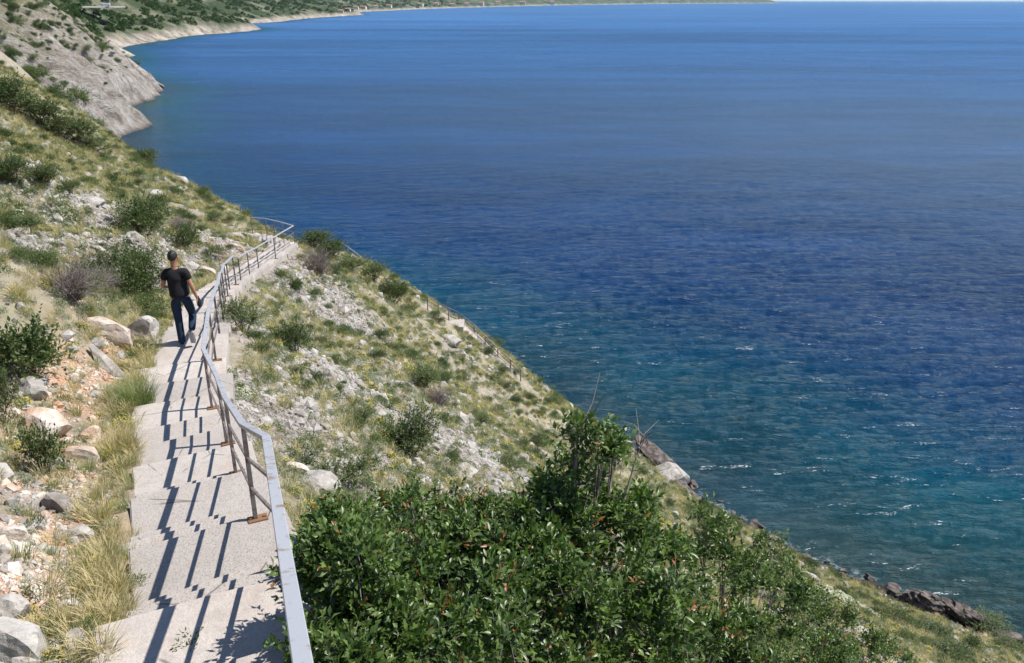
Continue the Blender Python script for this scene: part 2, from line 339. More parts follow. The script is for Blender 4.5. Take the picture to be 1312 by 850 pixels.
def land(x, y, detail=True):
    x = np.asarray(x, float); y = np.asarray(y, float)
    s = shore_dist(x, y); s = s+np.where(y > 230, 8*sstep(230, 300, y), 2.2)*fbm(x/np.where(y > 230, 20, 7), y/np.where(y > 230, 20, 7), 4)*(1-sstep(15, 60, s))
    far = SEA+np.where(s > 0, .80*s, .5*s)
    z = tps(x, y)
    wv = sstep(135, 215, y+.3*(-x-60)); z = z*(1-wv)+far*wv
    z = np.where(s < 0, np.minimum(z, SEA+.45*s+.1), np.maximum(z, SEA+.25*np.minimum(s, 4)))
    r = np.hypot(x, y)
    if detail:
        a = np.clip(r/60, .12, 1.0)
        z = z+a*(1.1*fbm(x/9, y/9, 3)*sstep(10, 40, r)*sstep(2, 14, path_dist(x, y)[0])+.42*fbm(x/2.2+9, y/2.2, 4))
        rock = sstep(60, 130, y)*sstep(0, 10, s)
        # dipping strata that run down to the water
        q = (-x*.30+y*.95); rid = 1-np.abs(2*vnoise(q/10+fbm(x/30, y/30)*1.3, (x*.95+y*.3)/60)-1)
        rid2 = 1-np.abs(2*vnoise(q/3.6+fbm(x/12, y/12)*1.2+7, (x*.95+y*.3)/22)-1)
        z = z+rock*(3.2*rid**2+1.6*rid2**2+2.6*fbm(x/14, y/14, 5)+1.2*np.abs(fbm(x/4.5, y/4.5, 3)))*np.clip((r-80)/150, 0, 1.7)
        # stepped low bedrock ledges
    d, side, py_ = path_dist(x, y)
    k = 1-sstep(.72, 2.1, d); k = np.where(y > 47, 0, k)
    pz = np.where(side > 0, path_z(py_+.38), path_z(py_))-np.where(side > 0, .26-.20*sstep(.42, .60, d)-.12*sstep(.8, 1.6, d), (.30+.35*sstep(.62, 1.5, d))); z = z*(1-k)+pz*k
    z = np.maximum(z, SEA-12); return np.where(z > 60, 60+150*np.tanh((z-60)/150), z)
def pick(u, v, dmin=2.5, dmax=400):       # where the line of sight meets the ground
    t = np.exp(np.linspace(math.log(dmin), math.log(dmax), 900)); a, b = u-656, 425-v
    X = a*t/F; Y = (F*CP+b*SP)*t/F; Z = (-F*SP+b*CP)*t/F
    g = land(X, Y); hit = np.where(g >= Z)[0]
    if len(hit) == 0: i = 899
    else: i = hit[0]
    i = max(i, 1); e0 = Z[i-1]-g[i-1]; e1 = g[i]-Z[i]; f = e0/(e0+e1+1e-9) if hit.size else 1
    T = t[i-1]+(t[i]-t[i-1])*min(max(f, 0), 1)
    return Vector((a*T/F, (F*CP+b*SP)*T/F, float(land(np.array([a*T/F]), np.array([(F*CP+b*SP)*T/F]))[0]))), T
SCREE = [((430, 400), 1.8, .9), ((400, 470), 1.6, 1), ((370, 540), 1.3, 1), ((460, 470), 2, .8), ((395, 585), 1, 1), ((350, 500), .9, .9), ((640, 600), 1.8, .9), ((600, 650), 1.4, .8), ((560, 560), 2, .5), ((390, 370), 2, .8),
    ((285, 320), 3, .6), ((120, 265), 3, .9), ((130, 285), 2.5, .8), ((30, 305), 1.5, .8), ((105, 240), 3, .6), ((60, 640), .5, .6), ((100, 830), .5, .9), ((500, 490), 2.5, .5), ((340, 430), 1.2, .6), ((700, 650), 2, .6), ((160, 325), 1.5, .6)]
SCREE = [(pick(*q)[0], r, a) for q, r, a in SCREE]
ORANGE = [((60, 500), .7, .9), ((110, 590), .6, .8), ((30, 560), .6, .7), ((30, 700), .5, .9), ((60, 620), .5, 1), ((60, 760), .4, .8), ((170, 450), .7, .9), ((130, 480), .6, .8), ((20, 740), .4, .8), ((235, 400), .5, .4), ((300, 320), 1.2, .6), ((150, 590), .35, .5), ((95, 680), .4, .7)]
ORANGE = [(pick(*q)[0], r, a) for q, r, a in ORANGE]
LOWP = [pick(u, v)[0] for u, v in [(548, 398), (562, 406), (575, 411), (588, 417), (608, 433), (622, 447), (638, 463), (654, 477), (667, 489), (679, 502)]]
def low_dist(x, y):
    best = np.full(np.shape(x), 1e9)
    for a, b in zip(LOWP[:-1], LOWP[1:]):
        dx, dy = b.x-a.x, b.y-a.y; t = np.clip(((x-a.x)*dx+(y-a.y)*dy)/(dx*dx+dy*dy), 0, 1); best = np.minimum(best, np.hypot(x-a.x-t*dx, y-a.y-t*dy))
    return best
def blobs(L, x, y):
    o = np.zeros(np.shape(x))
    for p, r, a in L: o = np.maximum(o, a*np.exp(-((x-p.x)**2+(y-p.y)**2)/(r*r*1.4)))
    return np.clip(o*1.3, 0, 1)
def polar(r0, r1, nr, a0, a1, na):
    rr = np.exp(np.linspace(math.log(r0), math.log(r1), nr)); aa = np.linspace(R(a0), R(a1), na)
    A, Rr = np.meshgrid(aa, rr); X = Rr*np.sin(A); Y = Rr*np.cos(A)
    i = np.arange(nr*na).reshape(nr, na)
    q = np.stack([i[:-1, :-1], i[:-1, 1:], i[1:, 1:], i[1:, :-1]], -1).reshape(-1, 4)[:, ::-1]
    return X.ravel(), Y.ravel(), q
X, Y, Q = polar(1.0, 230, 420, -88, 100, 620)
Z = land(X, Y)
tm = mesh_np('hillside', np.c_[X, Y, Z], Q, None, True, {'scree': np.clip(blobs(SCREE, X, Y)+.55*sstep(.05, .35, fbm(X/3.3+50, Y/3.3, 4)), 0, 1), 'orange': blobs(ORANGE, X, Y)*sstep(-.35, .25, fbm(X*1.8, Y*1.8, 4))*.95,
    'veg': np.ones(len(X)), 'wet': np.clip(1-(Z-SEA)/1.0, 0, 1)})
tm.materials.append(M['ground']); tm.materials.append(M['cliff'])
fx = X[Q].mean(1); fy = Y[Q].mean(1); fz = Z[Q].mean(1)
rk = ((fy+.5*(-fx-60)+12*fbm(fx/15, fy/15) > 128)) | (fz < SEA+2.2+1.5*fbm(fx/4, fy/4))
tm.polygons.foreach_set('material_index', rk.astype(np.int32))
tag(link('hillside', tm), kind='structure')
X, Y, Q = polar(185, 640, 300, -70, 0, 460); Z = land(X, Y); s = shore_dist(X, Y)
keep = (s[Q].max(1) > -25); Q = Q[keep]
Zh = Z-1.2*sstep(232, 200, np.hypot(X, Y))
hm = mesh_np('headland', np.c_[X, Y, Zh], Q, None, True, {'veg': sstep(5, 50, s), 'wet': np.clip(1-(Z-SEA)/1.3, 0, 1)*.9})
tag(link('headland', hm, M['cliff']), kind='structure')
# far coast
def farland(x, y):
    s = shore_dist(x, y); s = s+14*fbm(x/55, y/55, 4)*(1-sstep(20, 90, s)); y0 = np.clip((y-500)/2500, 0, 1)
    z = SEA+np.where(s > 0, np.minimum(s*.7, 9+6*fbm(x/60, y/60))+np.maximum(s-12, 0)*(.36-.16*y0), s*.2)
    z = z+np.where(s > 0, sstep(0, 60, s), 0)*(14*fbm(x/90, y/90, 4)+30*fbm(x/400, y/400, 3)*sstep(60, 300, s))
    z = np.where(z > 120, 120+180*np.tanh((z-120)/180), z); return np.maximum(z, SEA-12), s
X, Y, Q = polar(520, 27000, 330, -60, 40, 620); Z, s = farland(X, Y)
keep = (s[Q].max(1) > -60) & (s[Q].min(1) < 6000); Q = Q[keep]
fm = mesh_np('coast_hills', np.c_[X, Y, Z], Q, None, True, {'rim': sstep(20, 7, s+12*fbm(X/60, Y/60, 4))*.9})
tag(link('coast_hills', fm, M['farhill']), kind='structure')
# sea
def polar2(segs, a0, a1, na):
    rr = np.concatenate([np.exp(np.linspace(math.log(a), math.log(b), n, endpoint=False)) for a, b, n in segs]+[[segs[-1][1]]]); aa = np.linspace(R(a0), R(a1), na)
    A, Rr = np.meshgrid(aa, rr); i = np.arange(len(rr)*na).reshape(len(rr), na)
    return (Rr*np.sin(A)).ravel(), (Rr*np.cos(A)).ravel(), np.stack([i[:-1, :-1], i[:-1, 1:], i[1:, 1:], i[1:, :-1]], -1).reshape(-1, 4)[:, ::-1]
X, Y, Q = polar2([(40, 300, 520), (300, 2000, 160), (2000, 60000, 60)], -62, 62, 640); s = -shore_dist(X, Y)
keep = s[Q].max(1) > -8; Q = Q[keep]
def waves(x, y):
    r = np.random.default_rng(3); z = np.zeros(x.shape); wx = x+3*fbm(x/17, y/17, 2); wy = y+3*fbm(x/17+9, y/17+4, 2)
    for k in range(30):
        lam = .8*1.072**k; th = R(90+12)+r.normal()*.5; q = 2*math.pi/lam; ph = q*(wx*math.cos(th)+wy*math.sin(th))+r.random()*6.28
        z += .0080*lam*(1-np.abs(np.sin(ph/2)))**1.4 if k % 3 else .005*lam*np.sin(ph)
    return z-z.mean()
Zs = SEA-.05+waves(X, Y)*sstep(-6, 8, s)*(1-sstep(70, 330, np.hypot(X, Y)))*(.75+.5*vnoise(X/25, Y/25))
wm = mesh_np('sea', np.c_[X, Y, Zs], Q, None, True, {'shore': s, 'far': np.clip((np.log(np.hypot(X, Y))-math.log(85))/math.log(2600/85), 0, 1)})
tag(link('sea', wm, M['sea']), kind='structure')


# sea air: one closed box of even thin haze around the whole coast
def haze():
    m = bpy.data.materials.new('sea_haze'); m.use_nodes = True; t = m.node_tree; t.nodes.remove(t.nodes['Principled BSDF'])
    v = t.nodes.new('ShaderNodeVolumePrincipled'); v.inputs['Color'].default_value = (.55, .78, 1, 1); v.inputs['Density'].default_value = 1.8e-5; v.inputs['Anisotropy'].default_value = 0
    t.links.new(v.outputs[0], t.nodes['Material Output'].inputs['Volume'])
    bm = bmesh.new(); bmesh.ops.create_cube(bm, size=1); me = bpy.data.meshes.new('haze'); bm.to_mesh(me); bm.free()
    o = link('haze', me, m); o.scale = (130000, 130000, 400); o.location = (0, 0, 140); tag(o, kind='stuff')
haze()
# ------------------------------------------------------------------ shape helpers
def box_bm(bm, c, ax, ay, az, hx, hy, hz, jit=0):
    vs = []
    for k in (-1, 1):
        for i, j in ((-1, -1), (1, -1), (1, 1), (-1, 1)):
            vs.append(bm.verts.new(Vector(c)+ax*hx*i+ay*hy*j+az*hz*k))
    for f in ((3, 2, 1, 0), (4, 5, 6, 7), (0, 1, 5, 4), (1, 2, 6, 5), (2, 3, 7, 6), (3, 0, 4, 7)): bm.faces.new([vs[i] for i in f])
    return vs
def bar(bm, a, b, w, h, up=Vector((0, 0, 1))):
    a, b = Vector(a), Vector(b); d = (b-a).normalized(); x = d.cross(up).normalized(); z = x.cross(d).normalized()
    box_bm(bm, (a+b)/2, x, d, z, w/2, (b-a).length/2, h/2)
def bm_mesh(name, bm, bevel=0):
    if bevel: bmesh.ops.bevel(bm, geom=list(bm.edges), offset=bevel, segments=1, affect='EDGES')
    bmesh.ops.recalc_face_normals(bm, faces=bm.faces[:])
    me = bpy.data.meshes.new(name); bm.to_mesh(me); bm.free(); return me
def sweep(bm, pts, w, h):
    """a rectangular section carried along a line with mitred corners"""
    pts = [Vector(p) for p in pts]; rings = []
    for i, p in enumerate(pts):
        d0 = (p-pts[i-1]).normalized() if i else None; d1 = (pts[i+1]-p).normalized() if i < len(pts)-1 else None
        d = ((d0 or d1)+(d1 or d0)).normalized(); x = d.cross(Vector((0, 0, 1))).normalized(); z = x.cross(d).normalized()
        rings.append([bm.verts.new(p+x*w/2*a+z*h/2*b) for a, b in ((-1, -1), (1, -1), (1, 1), (-1, 1))])
    for r0, r1 in zip(rings[:-1], rings[1:]):
        for k in range(4): bm.faces.new((r0[k], r0[(k+1) % 4], r1[(k+1) % 4], r1[k]))
    bm.faces.new(rings[0][::-1]); bm.faces.new(rings[-1])
def tube_np(pts, rad, seg=5):
    pts = np.asarray(pts, float); n = len(pts); rad = np.broadcast_to(rad, (n,))
    d = np.gradient(pts, axis=0); d /= np.linalg.norm(d, axis=1)[:, None]+1e-9
    ref = np.where(np.abs(d[:, 2:3]) > .9, np.array([[1., 0, 0]]), np.array([[0, 0, 1.]]))
    x = np.cross(d, ref); x /= np.linalg.norm(x, axis=1)[:, None]+1e-9; y = np.cross(d, x)
    a = np.linspace(0, 2*math.pi, seg, endpoint=False)
    V = (pts[:, None]+rad[:, None, None]*(x[:, None]*np.cos(a)[None, :, None]+y[:, None]*np.sin(a)[None, :, None])).reshape(-1, 3)
    i = np.arange(n*seg).reshape(n, seg); j = np.roll(i, -1, 1)
    return V, np.stack([i[:-1], j[:-1], j[1:], i[1:]], -1).reshape(-1, 4)
class Acc:                                 # gathers geometry for one mesh
    def __init__(s): s.V = []; s.Q = []; s.T = []; s.t = []; s.n = 0
    def add(s, V, Q=None, T=None, tint=0.):
        if Q is not None and len(Q): s.Q.append(np.asarray(Q)+s.n)
        if T is not None and len(T): s.T.append(np.asarray(T)+s.n)
        s.V.append(V); s.t.append(np.broadcast_to(tint, (len(V),))); s.n += len(V)
    def mesh(s, name, smooth=False):
        return mesh_np(name, np.concatenate(s.V), np.concatenate(s.Q) if s.Q else None, np.concatenate(s.T) if s.T else None, smooth, {'tint': np.concatenate(s.t)})

# ------------------------------------------------------------------ concrete stairway, every step a part
stairs = empty('concrete_stairway', (rail_pt(5), 5, path_z(5)), 0, 'long pale concrete stairway running down the slope beneath the walking man', 'stairs')
def put(o, parent):                        # child placed in world coordinates
    o.parent = parent; o.matrix_parent_inverse = parent.matrix_basis.inverted(); return o
def bend_normal(y): d = rail_dir(y); return Vector((-d.y, d.x, 0))
for i in range(1, len(NOSE)):
    y0, y1, z = NOSE[i-1][0], NOSE[i][0], NOSE[i][1]
    bm = bmesh.new(); rr = random.Random(i)
    wl = (1.16 if y1 < 4.9 else 1.03)+rr.uniform(-.04, .05); wr = (.26 if y1 < 13 else .14)+rr.uniform(-.02, .03)
    if 13.2 < y1 < 16: wl += .22
    ys = [y0-.06, (y0+y1)/2, y1+.006]; top = []; bot = []
    for y in ys:
        n = bend_normal(y); c = Vector((rail_pt(y), y, 0))
        skew = -.22
        L = c+n*wl; Rr = c-n*wr; 
        L = Vector((L.x+rr.uniform(-.012, .012), L.y+skew*.55+rr.uniform(-.012, .012), z)); Rr = Vector((Rr.x, Rr.y, z+.004*(i % 2)))
        top.append((L, Rr)); 
    # top sheet cut in strips with slight unevenness, sides down to the bed
    K = 6; grid = []
    for L, Rr in top:
        grid.append([bm.verts.new(L.lerp(Rr, k/K)+Vector((0, rr.uniform(-.006, .006) if 0 < k < K else 0, rr.uniform(-.004, .004)))) for k in range(K+1)])
    for a in range(2):
        for k in range(K): bm.faces.new((grid[a][k], grid[a][k+1], grid[a+1][k+1], grid[a+1][k]))
    depth = .55
    per = grid[0][:]+[grid[1][K]]+grid[2][::-1]+[grid[1][0]]
    low = [bm.verts.new(v.co-Vector((0, 0, depth))) for v in per]
    for k in range(len(per)):
        j = (k+1) % len(per); bm.faces.new((per[k], low[k], low[j], per[j]))
    bm.faces.new(low)
    bmesh.ops.recalc_face_normals(bm, faces=bm.faces[:])
    sharp = [e for e in bm.edges if e.calc_face_angle(0) > 1.0 and max(v.co.z for v in e.verts) > z-.1 and min(v.co.z for v in e.verts) > z-.1]
    bmesh.ops.bevel(bm, geom=sharp, offset=.012, segments=2, affect='EDGES')
    put(link('step', bm_mesh('step', bm), M['concrete_rough' if (4.9 < y1 < 7.9) or i % 5 in (1, 3) and y1 > 8 else 'concrete']), stairs)

# ------------------------------------------------------------------ railings
def rail_run(root, pts, h, wtop, htop, heights, rail_mat, mid_mat, thin=.022):
    top = [(p[0], p[1], p[2]+h) for p in pts]
    bm = bmesh.new(); sweep(bm, top, wtop, htop); put(link('handrail', bm_mesh('handrail', bm, .004), rail_mat), root)
    for k in heights:
        bm = bmesh.new(); sweep(bm, [(p[0], p[1], p[2]+k) for p in pts], thin, thin*1.15)
        put(link('middle_rail', bm_mesh('middle_rail', bm), mid_mat), root)
def post(root, p, h, wd, d, plate=True, m=None):
    p = Vector(p); bm = bmesh.new(); x = Vector((d.y, -d.x, 0)); y = Vector((d.x, d.y, 0))
    box_bm(bm, p+Vector((0, 0, h/2-.02)), x, y, Vector((0, 0, 1)), wd/2, wd/2, h/2-.016)
    o = put(link('post', bm_mesh('post', bm, .003), m or M['post']), root)
    if plate:
        bm = bmesh.new(); box_bm(bm, p+Vector((.02, 0, .006)), x, y, Vector((0, 0, 1)), .085, .05, .007)
        for s in (-1, 1): box_bm(bm, p+x*.06*s+Vector((.02, 0, .018)), x, y, Vector((0, 0, 1)), .012, .012, .008)
        q = link('base_plate', bm_mesh('base_plate', bm), M['rust']); q.parent = root; q.matrix_parent_inverse = root.matrix_basis.inverted()
POSTY = [-2.2, -.6, 1.1, 2.75, 5.1, 6.24, 8.12, 9.4, 10.95, 13.2, 14.9, 16.6, 18.3, 20, 21.8, 23.6, 25.4, 27, 30, 31.5, 34, 38, 39.8, 41.4, 43, 44.4]
rl = empty('stair_railing', (rail_pt(5.1), 5.1, path_z(5.1)), 0, 'grey and rusty steel railing along the right edge of the long stairway', 'railing')
pts = []
for y in POSTY:
    z = float(path_z(y+.02)); zz = [n for n in NOSE if n[0] > y]; z = zz[0][1] if zz else z
    pts.append((rail_pt(y), y, z))
heads = [(p[0], p[1], p[2]) for p in pts]
hz = {5.1: -3.79, 6.24: -4.3, 2.75: -3.13+.03, 1.1: -2.50}
heads = [(x, y, hz.get(y, z)) for x, y, z in heads]
rail_run(rl, heads, .95, .062, .035, (.62, .32), M['rail'], M['post'])
for (x, y, z), hd in zip(pts, heads):
    post(rl, (x, y, min(z, hd[2])), .95+(hd[2]-min(z, hd[2])), .038, rail_dir(y))
# lower flight toward the sea
low = [q+Vector((0, 0, .12)) for q in LOWP]
lw = []
for p in low: lw.append((p[0], p[1], p[2]))
lr = empty('lower_railing', lw[3], 0, 'rust brown railing of the small lower stair above the sea', 'railing')
rail_run(lr, lw[:-1], .8, .055, .04, (.53, .27), M['post'], M['post'], .03)
for i, p in enumerate(lw[:-1]):
    d = Vector((lw[min(i+1, 9)][0]-lw[max(i-1, 0)][0], lw[min(i+1, 9)][1]-lw[max(i-1, 0)][1], 0)).normalized()
    g = float(land(np.array([p[0]]), np.array([p[1]]))[0]); post(lr, (p[0], p[1], min(g-.1, p[2])), .8+p[2]-min(g-.1, p[2]), .06, d, False)
ls = empty('lower_stairs', lw[4], 0, 'short lower flight of pale concrete steps beside the rust brown railing', 'stairs')
a, b = Vector(lw[3]), Vector(lw[7]); n = 30
for i in range(n):
    t = i/n; seg = t*4; k = int(seg); p = Vector(lw[3+k]).lerp(Vector(lw[4+k]), seg-k); q = Vector(lw[3+k+1])-Vector(lw[3+k]); dd = Vector((q.x, q.y, 0)).normalized(); nn = Vector((-dd.y, dd.x, 0))
    if nn.x*.5-nn.y*.85 < 0: nn = -nn
    c = p+nn*.42; bm = bmesh.new(); box_bm(bm, (c.x, c.y, p.z-.20+.02), nn, dd, Vector((0, 0, 1)), .62, .21, .30)
    put(link('step', bm_mesh('step', bm, .01), M['concrete']), ls)
bm = bmesh.new(); c = Vector(lw[2]); box_bm(bm, (c.x+.1, c.y-.2, c.z-.50), Vector((1, 0, 0)), Vector((0, 1, 0)), Vector((0, 0, 1)), .9, .7, .28)
put(link('landing', bm_mesh('landing', bm, .01), M['concrete']), ls)
up = [P(436, 326, 57), P(446, 333, 57.5), P(456, 340, 58), P(465, 347, 58.5)]
ur = empty('bend_railing', up[1], 0, 'short pale piece of handrail showing behind the shrubs on the crest', 'railing')
rail_run(ur, [tuple(p) for p in up], .95, .08, .06, (.5,), M['rail'], M['post'], .03)
for p in up: post(ur, p, .95, .05, Vector((.6, -.8, 0)), False)

# ------------------------------------------------------------------ rocks
def rock_mesh(name, seed, sub=3, cuts=11, strat=0, squash=(1, 1, 1)):
    rr = random.Random(seed); bm = bmesh.new(); bmesh.ops.create_icosphere(bm, subdivisions=sub, radius=1)
    planes = []
    for _ in range(cuts):
        n = Vector((rr.gauss(0, 1), rr.gauss(0, 1), rr.gauss(0, .8))).normalized(); planes.append((n, rr.uniform(.5, .82)))
    for v in bm.verts:
        for n, d in planes:
            k = v.co.dot(n)-d
            if k > 0: v.co -= n*k*.96
        q = mnoise.fractal(v.co*1.7+Vector((seed*3.1, 0, 0)), .9, 2.1, 4)
        v.co += v.co.normalized()*q*.10
        if strat: v.co += Vector((v.co.x, v.co.y, 0)).normalized()*.16*(1 if math.sin(v.co.z*strat+2.5*mnoise.noise(v.co*1.3)) > 0 else -1)*(.6+.6*mnoise.noise(v.co*3))
        v.co = Vector((v.co.x*squash[0], v.co.y*squash[1], v.co.z*squash[2]))
    return bm_mesh(name, bm)
RM = [rock_mesh('rock', s, 3) for s in range(6)]
RS = [rock_mesh('slab', 20+s, 4, 7, 26, (1, .7, .6)) for s in range(3)]
for me in RM: me.materials.append(M['rock'])
for me in RS: me.materials.append(M['rockdark'])
RW = [me.copy() for me in RM[:4]]
for me in RW: me.materials[0] = M['rockwarm']
ROCKS = [  # u, v (foot middle), width px, height px, kind, label
    (184, 436, 46, 50, 'l', 'big pale limestone boulder left of the walking man'), (140, 432, 64, 34, 'w', 'broad flat pale rock left of the big boulder by the man'),
    (142, 476, 66, 20, 'l', 'long narrow white rock slanting down below the flat rock'), (24, 838, 96, 66, 'l', 'large pale grey rock in the bottom left corner'),
    (84, 782, 34, 22, 'l', 'small pale rock above the bottom left corner rock'), (100, 826, 40, 26, 'l', 'low grey rock beside the lowest visible step'),
    (60, 555, 60, 44, 'w', 'orange stained rock on the bank above the middle treads'), (108, 592, 52, 34, 'w', 'low rusty pale rock near the middle of the left bank'),
    (42, 508, 40, 34, 'l', 'pale rock above the orange soil on the left bank'), (78, 655, 46, 34, 'l', 'grey white rock between dry grass on the left bank'),
    (96, 690, 40, 26, 'l', 'smaller grey rock just below the grey white bank rock'), (20, 690, 36, 28, 'w', 'warm pale rock at the left edge of the picture'),
    (118, 560, 28, 22, 'w', 'small orange pale stone nearest the green grass tuft'), (78, 600, 30, 20, 'l', 'pale stone under the dark broadleaf shrub'),
    (15, 790, 44, 40, 'l', 'white rough rock above the large corner rock'), (128, 800, 24, 16, 'l', 'small stone at the left foot of the near tread'),
    (300, 306, 26, 12, 'l', 'white rock just left of the far landing'), (284, 330, 22, 14, 'w', 'pale rust rock left of the far steps'), (262, 326, 20, 14, 'l', 'small white rock among grass left of the far steps'),
    (268, 352, 26, 14, 'w', 'warm rock ledge left of the steps above the man'), (245, 345, 22, 12, 'l', 'pale stone right above the head of the man'), (304, 320, 22, 10, 'w', 'rusty stone right beside the far landing'),
    (404, 624, 62, 26, 'l', 'long white rock right of the railing beneath the shrubs'), (382, 606, 34, 20, 'w', 'brown white stone right of the near post base'),
    (418, 600, 26, 16, 'l', 'small white stone uphill of the long white rock'), (394, 408, 20, 12, 'w', 'reddish pale rock right of the two round shrubs'),
    (577, 440, 30, 13, 'l', 'pale rock just below the lower stair'), (516, 498, 24, 16, 'l', 'white rock in the middle of the right slope'), (565, 513, 22, 12, 'l', 'pale ledge below the middle of the right slope'),
    (600, 606, 34, 16, 'l', 'white flat stone above the big near bush'), (668, 590, 24, 12, 'l', 'pale stone among herbs right of the flat white stone'), (640, 640, 46, 22, 'l', 'grey white rock at the upper edge of the big bush'),
    (700, 495, 40, 26, 'l', 'white cliff edge rock above the water below the lower railing'), (720, 510, 26, 12, 'l', 'small white rock at the crest beside the cliff edge rock'),
    (850, 622, 70, 40, 'l', 'smooth pale rock at the waterline under dark slabs'), (430, 560, 26, 14, 'l', 'small grey rock on the scree right of the railing'), (440, 500, 20, 12, 'l', 'pale stone on the upper scree'),
    (590, 510, 20, 10, 'l', 'tiny white rock right of the leafy green shrub'), (120, 262, 30, 12, 'l', 'white outcrop left of the large round shrub'), (140, 284, 28, 12, 'l', 'pale outcrop below the white outcrop on the upper slope'),
    (230, 232, 22, 10, 'l', 'pale crest rock above the sea left of the landing'), (196, 250, 26, 10, 'l', 'pale ledge near the crest above the large round shrub'), (20, 302, 36, 12, 'l', 'flat pale outcrop at the left edge under white flowers'),
    (128, 325, 28, 12, 'l', 'low white outcrop above the bare grey shrub'), (1105, 812, 26, 10, 'l', 'pale rock in dry grass near the lower right shore'), (1040, 745, 30, 12, 'l', 'whitish rock beyond the right end of the big bush')]
ROCKS += [(843, 588, 46, 20, 'd', 'dark layered slab lying on the shore rock'), (880, 636, 40, 22, 'd', 'lower dark slab slanting into the water'), (1182, 788, 42, 46, 'd', 'left one of two dark jagged rocks in the water'), (1232, 793, 38, 36, 'd', 'right one of two dark jagged rocks in the water'),
    (1172, 782, 30, 22, 'd', 'small dark rock at the foot of the left jagged rock')]
for k, (u, v, wp, hp, kind, lab) in enumerate(ROCKS):
    g, d = pick(u, v); rr = random.Random(k)
    if kind == 'd' or 'waterline' in lab:
        b = 425-v; t = SEA/(-F*SP+b*CP)*F*.995; g = Vector(P(u, v, t)); d = t
        if u < 900: gg, dd = pick(u, v)
    me = (RS if kind == 'd' else RW if kind == 'w' else RM)[k % (3 if kind == 'd' else 4 if kind == 'w' else 6)]
    W = wp*d/F/2*1.15; H = max(hp*d/F/1.75, W*.35)
    o = link('shore_rock' if kind == 'd' else 'limestone_rock', me); o.location = g+Vector((0, 0, H*.30))
    o.scale = (W, W*(.8 if hp > wp*.4 else 1.0), H); o.rotation_euler = (rr.uniform(-.25, .25), rr.uniform(.1, .45), rr.uniform(-.5, .5))
    if kind == 'd': o.rotation_euler = (rr.uniform(.1, .3), R(32), rr.uniform(-.6, -.2)); o.scale = (W*1.3, W*.8, H*(1.8 if u > 1000 else 1.3))
    if 'narrow' in lab: o.rotation_euler = (0, R(38), R(-25)); o.scale = (W*1.3, W*.3, H*.6)
    tag(o, lab, 'rock', 'dark rocks at the waterline' if kind == 'd' else 'limestone rocks on the slope')

# ------------------------------------------------------------------ leaves, twigs and shrubs
def leaves(acc, C, D, U, L, W, tint, fold=.25, quad=True):
    """one folded pointed leaf of four corners + mid rib per row: C base, D direction, U up side"""
    D = D/np.linalg.norm(D, axis=1)[:, None]; S = np.cross(D, U); S /= np.linalg.norm(S, axis=1)[:, None]+1e-9; Nn = np.cross(S, D)
    L = np.asarray(L)[:, None]; W = np.asarray(W)[:, None]
    b = C; m1 = C+D*L*.5+S*W*.5+Nn*W*fold; m2 = C+D*L*.5-S*W*.5+Nn*W*fold; c = C+D*L*.55; e = C+D*L-Nn*L*.12
    n = len(C); V = np.stack([b, m1, m2, c, e], 1).reshape(-1, 3); i = np.arange(n)[:, None]*5
    if quad: T = np.concatenate([i+[0, 3, 1], i+[3, 4, 1], i+[0, 2, 3], i+[3, 2, 4]], 0)
    else: T = np.concatenate([i+[0, 4, 1], i+[0, 2, 4]], 0)
    acc.add(V, None, T, np.repeat(tint, 5))
def unit(n, r):
    v = r.normal(size=(n, 3)); return v/np.linalg.norm(v, axis=1)[:, None]
